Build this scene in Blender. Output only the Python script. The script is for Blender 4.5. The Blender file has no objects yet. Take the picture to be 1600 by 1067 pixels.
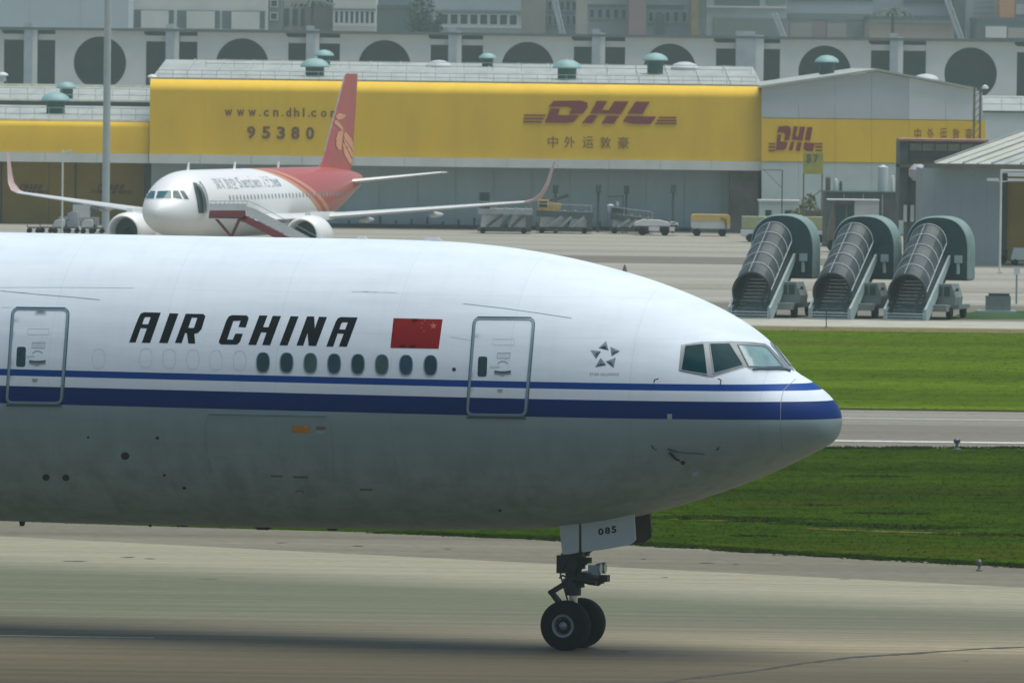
import bpy, bmesh, math, random
import numpy as np
from mathutils import Vector, Matrix, Euler
from mathutils.geometry import delaunay_2d_cdt
from mathutils.bvhtree import BVHTree

rnd = random.Random(7)
scene = bpy.context.scene
COL = scene.collection

# ------------------------------------------------------------------ camera
FPX, CAMH, HOR0, ROLL = 12400.0, 12.5, 95.0, 0.0125      # focal length in photo pixels, eye height, horizon row, roll
PITCH = math.atan((533.5 - HOR0) / FPX)
Fv = Vector((0, math.cos(PITCH), -math.sin(PITCH)))
U0 = Vector((0, math.sin(PITCH), math.cos(PITCH)))
R0 = Vector((1, 0, 0))
Rv = (math.cos(ROLL) * R0 + math.sin(ROLL) * U0)
Uv = (-math.sin(ROLL) * R0 + math.cos(ROLL) * U0)
CAM = Vector((0, 0, CAMH))
cam_d = bpy.data.cameras.new('camera'); cam = bpy.data.objects.new('camera', cam_d); COL.objects.link(cam)
cam_d.sensor_width = 36; cam_d.lens = 36 * FPX / 1600; cam_d.clip_start = 1; cam_d.clip_end = 6000
cam_d.dof.use_dof = True; cam_d.dof.focus_distance = 169.0; cam_d.dof.aperture_fstop = 6.3
rm = Matrix((Rv, Uv, -Fv)).transposed().to_4x4(); rm.translation = CAM
cam.matrix_world = rm
scene.camera = cam

# ------------------------------------------------------------------ light
SUN_DIR = Vector((0.26, 0.04, 1.0)).normalized()
world = bpy.data.worlds.new('World'); scene.world = world; world.use_nodes = True
wn = world.node_tree
sky = wn.nodes.new('ShaderNodeTexSky'); sky.sky_type = 'NISHITA'; sky.sun_disc = False
sky.sun_elevation = math.asin(SUN_DIR.z); sky.sun_rotation = math.atan2(SUN_DIR.x, SUN_DIR.y)
sky.air_density = 1.2; sky.dust_density = 1.5; sky.ozone_density = 1.0
wn.links.new(sky.outputs[0], wn.nodes['Background'].inputs[0])
wn.nodes['Background'].inputs[1].default_value = 0.085
sl = bpy.data.lights.new('sun', 'SUN'); so = bpy.data.objects.new('sun', sl); COL.objects.link(so)
sl.energy = 3.2; sl.angle = math.radians(60); sl.color = (1.0, 0.98, 0.93)
so.rotation_euler = SUN_DIR.to_track_quat('Z', 'Y').to_euler(); so.location = (0, 0, 200)
scene.view_settings.view_transform = 'Standard'; scene.view_settings.look = 'None'
scene.view_settings.exposure = 0.15; scene.view_settings.gamma = 1; scene.view_settings.use_curve_mapping = False
scene.cycles.use_denoising = True
scene.cycles.max_bounces = 8; scene.cycles.volume_bounces = 1

# ------------------------------------------------------------------ helpers
def ray(px, py):
    return (Fv * FPX + Rv * (px - 800) + Uv * (533.5 - py)).normalized()
def at(px, py, Y):
    d = ray(px, py); return CAM + d * (Y / d.y)
def gp(px, py, z=0.0):
    d = ray(px, py); return CAM + d * ((z - CAMH) / d.z)
def sc(Y): return FPX / Y
def hor(px): return HOR0 + ROLL * (px - 800)

ROOTM = {}
def tag(o, label=None, cat=None, group=None, kind=None):
    if label: o['label'] = label
    if cat: o['category'] = cat
    if group: o['group'] = group
    if kind: o['kind'] = kind
    return o
def thing(name, label, cat, loc=(0, 0, 0), rz=0.0, group=None):
    o = bpy.data.objects.new(name, None); COL.objects.link(o)
    o.location = loc; o.rotation_euler = (0, 0, rz); o.empty_display_size = 0.5
    ROOTM[o.name] = Matrix.Translation(Vector(loc)) @ Matrix.Rotation(rz, 4, 'Z')
    return tag(o, label, cat, group)
def copy_tree(o, parent=None):
    c = o.copy(); COL.objects.link(c); c.parent = parent
    for ch in [x for x in bpy.data.objects if x.parent == o]: copy_tree(ch, c)
    return c

class MB:
    def __init__(s): s.v = []; s.f = []; s.m = []
    def add(s, vs, fs, m=0):
        b = len(s.v); s.v += [tuple(v) for v in vs]
        for f in fs: s.f.append(tuple(b + i for i in f)); s.m.append(m)
    def box(s, x0, x1, y0, y1, z0, z1, m=0):
        s.add([(x0,y0,z0),(x1,y0,z0),(x1,y1,z0),(x0,y1,z0),(x0,y0,z1),(x1,y0,z1),(x1,y1,z1),(x0,y1,z1)],
              [(0,3,2,1),(4,5,6,7),(0,1,5,4),(1,2,6,5),(2,3,7,6),(3,0,4,7)], m); return s
    def bar(s, p0, p1, w, h, m=0):                         # a rectangular bar from p0 to p1
        p0 = Vector(p0); p1 = Vector(p1); d = (p1 - p0).normalized()
        a = Vector((0, 0, 1)) if abs(d.z) < .95 else Vector((0, 1, 0))
        r = d.cross(a).normalized(); u = r.cross(d)
        vs = []
        for p in (p0, p1):
            for i, j in ((-1,-1),(1,-1),(1,1),(-1,1)): vs.append(p + r * (i * w / 2) + u * (j * h / 2))
        s.add(vs, [(3,2,1,0),(4,5,6,7),(0,1,5,4),(1,2,6,5),(2,3,7,6),(3,0,4,7)], m); return s
    def tube(s, p0, p1, r0, r1=None, n=12, m=0, cap=True):
        r1 = r0 if r1 is None else r1
        p0 = Vector(p0); p1 = Vector(p1); d = (p1 - p0).normalized()
        a = Vector((0, 0, 1)) if abs(d.z) < .95 else Vector((0, 1, 0))
        r = d.cross(a).normalized(); u = r.cross(d)
        vs = []
        for p, q in ((p0, r0), (p1, r1)):
            for i in range(n):
                t = 2 * math.pi * i / n; vs.append(p + r * (q * math.cos(t)) + u * (q * math.sin(t)))
        fs = [(i, (i + 1) % n, n + (i + 1) % n, n + i) for i in range(n)]
        if cap: fs += [tuple(range(n - 1, -1, -1)), tuple(range(n, 2 * n))]
        s.add(vs, fs, m); return s
    def path(s, pts, r, n=6, m=0):
        for a, b in zip(pts, pts[1:]): s.tube(a, b, r, n=n, m=m)
        return s
    def loft(s, rings, cap=True, m=0, closed=True):
        n = len(rings[0]); vs = [p for r in rings for p in r]; fs = []
        for k in range(len(rings) - 1):
            for i in range(n if closed else n - 1):
                j = (i + 1) % n
                fs.append((k*n + i, k*n + j, (k+1)*n + j, (k+1)*n + i))
        if cap: fs += [tuple(range(n - 1, -1, -1)), tuple((len(rings)-1)*n + i for i in range(n))]
        s.add(vs, fs, m); return s
    def lathe(s, prof, c, axis='z', n=20, m=0, cap=True):            # prof: (radius, height) pairs
        rings = []
        for r, h in prof:
            ring = []
            for i in range(n):
                t = 2 * math.pi * i / n; a, b = r * math.cos(t), r * math.sin(t)
                ring.append((c[0]+a, c[1]+b, c[2]+h) if axis == 'z' else (c[0]+a, c[1]+h, c[2]+b) if axis == 'y' else (c[0]+h, c[1]+a, c[2]+b))
            rings.append(ring)
        return s.loft(rings, cap, m)
    def plate(s, loops, fn, d, m=0):                       # even-odd outline with holes, fn(u, v, w) maps to 3-D, w from 0 to d
        P = []; E = []
        for lp in loops:
            b = len(P); P += [Vector((a, c)) for a, c in lp]
            E += [(b + i, b + (i + 1) % len(lp)) for i in range(len(lp))]
        vo, _, fo, _, _, _ = delaunay_2d_cdt(P, E, [], 0, 1e-7)
        fs = []
        for f in fo:
            c = sum((vo[i] for i in f), Vector((0, 0))) / len(f)
            if inside(c, loops): fs.append(f)
        nv = len(vo)
        s.add([fn(v.x, v.y, 0) for v in vo], fs, m)
        if d:
            s.add([fn(v.x, v.y, d) for v in vo], [tuple(reversed(f)) for f in fs], m)
            for lp in loops:
                n = len(lp)
                s.add([fn(a, c, 0) for a, c in lp] + [fn(a, c, d) for a, c in lp],
                      [(i, (i + 1) % n, n + (i + 1) % n, n + i) for i in range(n)], m)
        return s
    def build(s, name, mats, parent=None, smooth=False, world=False, weld=True):
        me = bpy.data.meshes.new(name); me.from_pydata(s.v, [], s.f)
        if not isinstance(mats, (list, tuple)): mats = [mats]
        for q in mats: me.materials.append(q)
        if len(mats) > 1: me.polygons.foreach_set('material_index', s.m)
        o = bpy.data.objects.new(name, me); COL.objects.link(o)
        if parent is not None:
            o.parent = parent
            rt = parent
            while rt.parent is not None: rt = rt.parent
            if world: me.transform(ROOTM[rt.name].inverted())
        if weld and len(me.vertices) < 20000:
            bm = bmesh.new(); bm.from_mesh(me); bmesh.ops.remove_doubles(bm, verts=bm.verts, dist=2e-5); bm.to_mesh(me); bm.free()
        if smooth:
            me.polygons.foreach_set('use_smooth', [True] * len(me.polygons))
            if smooth != 'all':
                me.set_sharp_from_angle(angle=math.radians(38))
        me.update(); return o

def inside(c, loops):
    r = False
    for lp in loops:
        n = len(lp)
        for i in range(n):
            x0, y0 = lp[i]; x1, y1 = lp[(i + 1) % n]
            if (y0 > c.y) != (y1 > c.y) and c.x < (x1 - x0) * (c.y - y0) / (y1 - y0) + x0: r = not r
    return r
def ellipse(cx, cy, a, b, n=28, p=2.0, sk=0.0):
    o = []
    for i in range(n):
        t = 2 * math.pi * i / n; c, q = math.cos(t), math.sin(t)
        x = a * math.copysign(abs(c) ** (2 / p), c); y = b * math.copysign(abs(q) ** (2 / p), q)
        o.append((cx + x + sk * y, cy + y))
    return o
def roundpoly(pts, r, n=5):
    out = []; N = len(pts)
    for i in range(N):
        p = Vector(pts[i]); a = Vector(pts[i-1]); b = Vector(pts[(i+1) % N])
        d0 = (a - p); d1 = (b - p); q = min(r, d0.length * .45, d1.length * .45)
        A = p + d0.normalized() * q; B = p + d1.normalized() * q
        for k in range(n + 1):
            t = k / n; out.append(tuple((1-t)**2 * A + 2*t*(1-t) * p + t*t * B))
    return out
def crop(pts, ox, oy, z): return [(ox + x / z, oy + y / z) for x, y in pts]
def polyline(pts, w):
    L = []; Rr = []
    for i, p in enumerate(pts):
        a = Vector(pts[max(i-1, 0)]); b = Vector(pts[min(i+1, len(pts)-1)])
        d = (b - a).normalized(); n = Vector((-d.y, d.x)) * (w / 2); p = Vector(p)
        L.append(tuple(p + n)); Rr.append(tuple(p - n))
    return L + Rr[::-1]

# ------------------------------------------------------------------ materials
def nd(nt, t, **k):
    n = nt.nodes.new(t)
    for a, b in k.items(): setattr(n, a, b)
    return n
def ramp(nt, stops, interp='LINEAR'):
    r = nt.nodes.new('ShaderNodeValToRGB'); r.color_ramp.interpolation = interp
    e = r.color_ramp.elements
    while len(e) < len(stops): e.new(0.5)
    for x, (p, c) in zip(e, stops): x.position = p; x.color = (c[0], c[1], c[2], 1)
    return r
def noise(nt, scale, detail=4, vec=None, rough=.55):
    n = nt.nodes.new('ShaderNodeTexNoise'); n.inputs['Scale'].default_value = scale
    n.inputs['Detail'].default_value = detail; n.inputs['Roughness'].default_value = rough
    if vec is not None: nt.links.new(vec, n.inputs['Vector'])
    return n
def mapping(nt, scale=(1, 1, 1), rot=(0, 0, 0), loc=(0, 0, 0), src='Object'):
    tc = nt.nodes.new('ShaderNodeTexCoord'); m = nt.nodes.new('ShaderNodeMapping')
    m.inputs['Scale'].default_value = scale; m.inputs['Rotation'].default_value = rot; m.inputs['Location'].default_value = loc
    if src == 'world': g = nt.nodes.new('ShaderNodeNewGeometry'); nt.links.new(g.outputs['Position'], m.inputs[0])
    else: nt.links.new(tc.outputs[src], m.inputs[0])
    return m.outputs[0]
def mixc(nt, a, b, fac, mode='MIX'):
    m = nt.nodes.new('ShaderNodeMix'); m.data_type = 'RGBA'; m.blend_type = mode
    for i, x in ((6, a), (7, b)):
        if isinstance(x, (tuple, list)): m.inputs[i].default_value = (x[0], x[1], x[2], 1)
        else: nt.links.new(x, m.inputs[i])
    if isinstance(fac, (int, float)): m.inputs[0].default_value = fac
    else: nt.links.new(fac, m.inputs[0])
    return m.outputs[2]
def math_(nt, op, a, b=0.0, clamp=False):
    m = nt.nodes.new('ShaderNodeMath'); m.operation = op; m.use_clamp = clamp
    for i, x in ((0, a), (1, b)):
        if isinstance(x, (int, float)): m.inputs[i].default_value = x
        else: nt.links.new(x, m.inputs[i])
    return m.outputs[0]
def new_mat(name):
    m = bpy.data.materials.new(name); m.use_nodes = True
    return m, m.node_tree, m.node_tree.nodes['Principled BSDF']
def M(name, col, rough=.6, metal=0.0, var=.18, ns=1.5, coat=0.0, bump=0.0, stretch=(1, 1, 1), spec=.5):
    m, nt, b = new_mat(name)
    v = mapping(nt, stretch, src='world')
    n = noise(nt, ns, 6, v)
    lo = tuple(c * (1 - var) for c in col); hi = tuple(min(1, c * (1 + var)) for c in col)
    r = ramp(nt, [(.3, lo), (.7, hi)]); nt.links.new(n.outputs[0], r.inputs[0])
    nt.links.new(r.outputs[0], b.inputs['Base Color'])
    b.inputs['Roughness'].default_value = rough; b.inputs['Metallic'].default_value = metal
    b.inputs['Coat Weight'].default_value = coat; b.inputs['Coat Roughness'].default_value = .12
    b.inputs['Specular IOR Level'].default_value = spec
    if bump:
        bp = nd(nt, 'ShaderNodeBump'); bp.inputs['Distance'].default_value = bump; bp.inputs['Strength'].default_value = .6
        nt.links.new(n.outputs[0], bp.inputs['Height']); nt.links.new(bp.outputs[0], b.inputs['Normal'])
    return m
def glass(name, col, rough=.06, spec=.5):
    m, nt, b = new_mat(name)
    v = mapping(nt); n = noise(nt, 3, 2, v)
    r = ramp(nt, [(.3, tuple(c * .7 for c in col)), (.7, col)]); nt.links.new(n.outputs[0], r.inputs[0])
    nt.links.new(r.outputs[0], b.inputs['Base Color'])
    b.inputs['Roughness'].default_value = rough; b.inputs['Specular IOR Level'].default_value = spec
    return m

MT = dict(
    white=M('white_paint', (.78, .79, .78), .4, var=.04, coat=.2),
    seam=M('panel_seam', (.22, .26, .28), .6),
    softseam=M('faint_seam', (.54, .63, .66), .5, var=.05),
    frame=M('door_frame_metal', (.19, .29, .33), .35, .2, var=.1),
    sealshadow=M('dark_seal_and_shadow', (.06, .10, .12), .5),
    ink=M('black_lettering', (.003, .007, .011), .6, var=.1, spec=.15),
    red=M('flag_red', (.21, .0005, .002), .6, var=.06, spec=.2), gold=M('gold_star', (.42, .09, .04), .5, var=.05),
    greylabel=M('grey_label', (.30, .34, .36), .5), brownlabel=M('placard_brown', (.16, .13, .10), .6),
    orange=M('orange_placard', (.45, .20, .02), .5),
    winglass=glass('cabin_window_glass', (.022, .068, .072), .15, .3), winglass2=glass('cabin_window_glass_blue', (.026, .070, .105), .15, .3), winglass3=glass('cabin_window_glass_pale', (.055, .110, .105), .2, .3),
    cockglass=glass('cockpit_glass', (.001, .040, .048), .2, .05),
    winds=glass('windshield_glass', (.22, .36, .36), .12),
    cockframe=M('cockpit_frame_grey', (.21, .24, .245), .5, .2),
    logo=M('star_emblem_grey', (.20, .26, .28), .4, .3, var=.25, ns=6),
    logodark=M('star_emblem_dark', (.045, .08, .09), .4, .3),
    tyre=M('tyre_rubber', (.006, .007, .008), .85, var=.3, ns=8, spec=.15), hub=M('wheel_recess', (.02, .04, .045), .6), doorshade=M('gear_door_inner_shade', (.055, .045, .040), .7, var=.2), rim=M('wheel_rim', (.20, .25, .27), .4, .6),
    steel=M('bare_steel', (.55, .58, .58), .25, .9), dsteel=M('greasy_steel', (.018, .022, .026), .45, .5, ns=6),
    gearwhite=M('gear_door_paint', (.40, .49, .51), .45, var=.08),
    wingm=M('wing_grey', (.50, .53, .54), .45, .1), eng=M('engine_cowl', (.6, .62, .62), .35), lip=M('polished_lip', (.65, .65, .65), .2, .9),
    dark=M('dark_void', (.012, .016, .018), .8),
)
# ------------------------------------------------------------------ ground, road, grass
def sheet(name, pts, z, mat, kind='structure'):
    m = MB(); m.add([(p[0], p[1], z) for p in pts], [tuple(range(len(pts)))])
    o = m.build(name, mat); o['kind'] = kind; return o

def paving(name, base, alt, streak=(.02, .35, 1), crack=True, rough=.85):
    m, nt, b = new_mat(name)
    v = mapping(nt, streak); n = noise(nt, 1.0, 7, v, .62)
    v2 = mapping(nt, (1, 1, 1)); n2 = noise(nt, 2.2, 8, v2, .65)
    r = ramp(nt, [(.32, alt), (.66, base)]); nt.links.new(n.outputs[0], r.inputs[0])
    r2 = ramp(nt, [(.3, (.78, .78, .78)), (.7, (1.12, 1.12, 1.12))]); nt.links.new(n2.outputs[0], r2.inputs[0])
    c = mixc(nt, r.outputs[0], r2.outputs[0], 1.0, 'MULTIPLY')
    v3 = mapping(nt, (.006, .16, 1), loc=(3, 1, 0)); n3 = noise(nt, 1.0, 4, v3, .5)
    r3 = ramp(nt, [(.42, (1, 1, 1)), (.62, (.80, .80, .76))]); nt.links.new(n3.outputs[0], r3.inputs[0])
    c = mixc(nt, c, r3.outputs[0], .9, 'MULTIPLY')
    nt.links.new(c, b.inputs['Base Color']); b.inputs['Roughness'].default_value = rough
    b.inputs['Specular IOR Level'].default_value = .25
    bp = nd(nt, 'ShaderNodeBump'); bp.inputs['Distance'].default_value = .01
    nt.links.new(n2.outputs[0], bp.inputs['Height']); nt.links.new(bp.outputs[0], b.inputs['Normal'])
    return m
apron = paving('apron_concrete', (.36, .35, .29), (.265, .26, .215))
sheet('ground', [(-1400, -150), (1400, -150), (1400, 2300), (-1400, 2300)], 0.0, apron)

# apron stains and joint bands behind the stairs (stained pavement lanes)
lane = paving('apron_dark_lane', (.20, .185, .15), (.135, .125, .10))
lane2 = paving('apron_mid_lane', (.29, .27, .22), (.24, .225, .18))
def yrow(py, px=1300): return gp(px, py).y
def lane_sheet(name, y0, y1, mat, z=.004, x=(-320, 320)):
    a, b = yrow(y1), yrow(y0)
    return sheet(name, [(x[0], a), (x[1], a), (x[1], b), (x[0], b)], z, mat)
lane_sheet('service_road', 395, 399, lane2)
lane_sheet('service_road', 404, 415, lane)
lane_sheet('service_road', 448, 455, lane2)
lane_sheet('service_road', 474, 498, lane)
kerbm = M('kerb_concrete', (.36, .36, .29), .85, ns=.8)
lane_sheet('perimeter_path', 500, 511, kerbm)

# grass
def grassmat(name, c0, c1, c2, dry, edge_y=None):
    m, nt, b = new_mat(name)
    n = noise(nt, 1, 5, mapping(nt, (.012, .085, 1)), .6)             # long mown streaks
    r = ramp(nt, [(.34, c0), (.5, c1), (.66, c2)]); nt.links.new(n.outputs[0], r.inputs[0])
    n2 = noise(nt, 1, 6, mapping(nt, (.5, 1.1, 1)), .6)
    r2 = ramp(nt, [(.3, (.70, .73, .68)), (.7, (1.22, 1.2, 1.1))]); nt.links.new(n2.outputs[0], r2.inputs[0])
    c = mixc(nt, r.outputs[0], r2.outputs[0], 1.0, 'MULTIPLY')
    n3 = noise(nt, 1, 5, mapping(nt, (.022, .14, 1), loc=(7, 3, 0)), .62)
    f = ramp(nt, [(.54, (0, 0, 0)), (.70, (1, 1, 1))]); nt.links.new(n3.outputs[0], f.inputs[0])
    c = mixc(nt, c, dry, math_(nt, 'MULTIPLY', f.outputs[0], .75))
    nt.links.new(c, b.inputs['Base Color']); b.inputs['Roughness'].default_value = .9
    b.inputs['Specular IOR Level'].default_value = .0
    return m
g_far = grassmat('far_grass_green', (.052, .086, .004), (.076, .130, .005), (.112, .166, .012), (.105, .102, .024))
g_near = grassmat('near_grass_green', (.019, .034, .001), (.028, .058, .001), (.044, .080, .002), (.048, .044, .005))
yA, yB = yrow(513), yrow(640)
sheet('grass_strip', [(-320, yB), (320, yB), (320, yA), (-320, yA)], .006, g_far)
edge = [gp(-400, 800), gp(300, 824), gp(620, 833), gp(870, 843), gp(1240, 866), gp(1600, 886), gp(2300, 935)]
yC = yrow(698)
near_poly = [(-320, yC)] + [(-320, edge[0].y)] + [(p.x, p.y) for p in edge] + [(320, edge[-1].y - 60), (320, yC)]
sheet('grass_strip', near_poly[::-1], .006, g_near)
# soil lip between turf and pavement
soil = M('soil_edge', (.06, .055, .03), .95, ns=3)
def in_poly(x, y, poly): return inside(Vector((x, y)), [poly])

def tufts(name, region, count, mat, hmin, hmax, poly=None):
    rs = np.random.RandomState(11 + count)
    x0, x1, y0, y1 = region
    pts = []
    while len(pts) < count:
        xs = rs.uniform(x0, x1, 4000); ys = rs.uniform(y0, y1, 4000)
        for a, b_ in zip(xs, ys):
            if poly is None or in_poly(a, b_, poly): pts.append((a, b_))
            if len(pts) >= count: break
    pts = np.array(pts); n = len(pts); K = 3
    base = np.repeat(pts, K, 0); m = n * K
    off = rs.normal(0, .10, (m, 2)); ang = rs.uniform(-.9, .9, m); h = rs.uniform(hmin, hmax, m) * np.repeat(rs.uniform(.5, 1.3, n), K)
    w = rs.uniform(.012, .03, m); lean = rs.normal(0, .10, (m, 2))
    c = base + off
    V = np.zeros((m, 3, 3))
    V[:, 0, 0] = c[:, 0] - np.cos(ang) * w; V[:, 0, 1] = c[:, 1] - np.sin(ang) * w
    V[:, 1, 0] = c[:, 0] + np.cos(ang) * w; V[:, 1, 1] = c[:, 1] + np.sin(ang) * w
    V[:, 2, 0] = c[:, 0] + lean[:, 0]; V[:, 2, 1] = c[:, 1] + lean[:, 1]; V[:, 2, 2] = h
    me = bpy.data.meshes.new(name); me.vertices.add(m * 3); me.loops.add(m * 3); me.polygons.add(m)
    me.vertices.foreach_set('co', V.ravel()); me.loops.foreach_set('vertex_index', np.arange(m * 3))
    me.polygons.foreach_set('loop_start', np.arange(m) * 3); me.polygons.foreach_set('loop_total', np.full(m, 3))
    me.materials.append(mat); me.update(); me.normals_split_custom_set([(0.0, -.15, .988)] * (m * 3))
    o = bpy.data.objects.new(name, me); COL.objects.link(o); o['kind'] = 'stuff'
    return o
t1 = tufts('grass', (-12, 32, yB + .3, yA - .3), 30000, g_far, .015, .05)
tag(t1, 'short green grass of the far strip between perimeter path and runway', 'grass')
np_poly = [(p[0], p[1]) for p in near_poly]
t2 = tufts('grass', (-16, 24, 190, yC - .3), 60000, g_near, .015, .05, np_poly)
tag(t2, 'dark green grass between the runway and the near taxiway', 'grass')

# bare furrow and dry clumps across the near lawn, taller dark fringe along its kerb
furm = M('bare_soil', (.115, .095, .030), .95, ns=.6, var=.35, stretch=(.3, 1, 1), spec=0)
ff = random.Random(8)
for (xa, xb, ya, w_) in ((1255, 1365, 826, 3.0), (1335, 1470, 829, 3.4), (1480, 1508, 834, 6), (1040, 1060, 811, 2), (1085, 1140, 812.5, 2)):
    n_ = 14; up = []; dn = []
    for k in range(n_ + 1):
        x_ = xa + (xb - xa) * k / n_; q = math.sin(math.pi * k / n_) ** .5 * w_ * ff.uniform(.5, 1)
        a_ = gp(x_, ya + (x_ - xa) * .03 - q / 2); b_ = gp(x_, ya + (x_ - xa) * .03 + q / 2); up.append((a_.x, a_.y, .012)); dn.append((b_.x, b_.y, .012))
    m = MB(); m.add(dn + up[::-1], [tuple(range(2 * n_ + 2))]); m.build('bare_soil', furm)['kind'] = 'structure'
lane_sheet('verge_soil', 510.5, 517.5, M('verge_soil', (.17, .15, .075), .95, ns=.3, stretch=(.1, 1, 1), spec=0), .010)
lane_sheet('verge_soil', 637.5, 640.5, M('verge_dark', (.035, .045, .012), .95, ns=.3, spec=0), .010)
def clumps(name, pts, mat, hmax, label):
    rs_ = np.random.RandomState(17); m = MB()
    for x, y, r, n_ in pts:
        for _ in range(n_):
            a_ = rs_.uniform(0, 6.28); q = r * rs_.uniform(0, 1) ** .5; cx = x + q * math.cos(a_) * 2.2; cy = y + q * math.sin(a_) * .7
            h = hmax * rs_.uniform(.4, 1) * (1 - .5 * q / r); w = rs_.uniform(.02, .05); b_ = rs_.uniform(-.9, .9); lx, ly = rs_.normal(0, .07, 2)
            m.add([(cx - w * math.cos(b_), cy - w * math.sin(b_), 0), (cx + w * math.cos(b_), cy + w * math.sin(b_), 0), (cx + lx, cy + ly, h)], [(0, 1, 2)])
    o = m.build(name, mat, weld=False); o.data.normals_split_custom_set([(0.0, -.15, .988)] * len(o.data.loops)); o['kind'] = 'stuff'; return tag(o, label, 'grass')
cp = []
cf_ = random.Random(31)
for (x_, y_, r_) in ((1050, 809, .5), (1075, 811, .4), (1110, 808, .6), (1195, 811, .9), (1200, 815, .5), (1310, 820, .9), (1330, 822, .5), (1405, 823, 1.1), (1425, 826, .6), (1545, 836, .8), (1390, 803, .6), (1180, 838, .3), (1370, 745, .5), (1280, 790, .3)):
    g_ = gp(x_, y_); cp.append((g_.x, g_.y, r_, int(420 * r_)))
for k in range(220):                                      # ragged fringe where the lawn meets the shoulder
    u_ = cf_.uniform(0, 1); x_ = 620 + u_ * 1000; y_ = np.interp(x_, [620, 870, 1240, 1600, 1700], [833, 843, 866, 886, 893]) - cf_.uniform(-.5, 2.2)
    g_ = gp(x_, y_); cp.append((g_.x, g_.y, cf_.uniform(.2, .5), 60))
for k in range(40):
    x_ = cf_.uniform(1180, 1620); g_ = gp(x_, cf_.uniform(699, 702)); cp.append((g_.x, g_.y, cf_.uniform(.2, .5), 50))
clumps('tall_grass', cp, M('rank_grass_dark', (.017, .036, .001), .9, var=.4, ns=2, spec=0), .11, 'darker rank tufts along the furrow and kerb of the near lawn')
# runway between the two lawns
runm = paving('runway_asphalt', (.20, .185, .15), (.145, .13, .105))
runl = paving('runway_edge_concrete', (.25, .24, .20), (.20, .19, .16))
lane_sheet('runway_lane', 642.5, 663, runl, .0065)
sheet('runway', [(-320, yrow(697)), (320, yrow(697)), (320, yrow(641)), (-320, yrow(641))], .004, runm)
linem = M('painted_line_white', (.55, .54, .48), .7, ns=3, var=.25)
linef = M('worn_line_paint', (.33, .32, .26), .8, ns=3, var=.3)
def line_sheet(y, w, mat, z=.009):
    Y = yrow(y)
    return sheet('painted_line', [(-320, Y - w / 2), (320, Y - w / 2), (320, Y + w / 2), (-320, Y + w / 2)], z, mat)
line_sheet(688.5, .9, linem); line_sheet(653, .8, linef); line_sheet(641.5, .6, linef)

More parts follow.
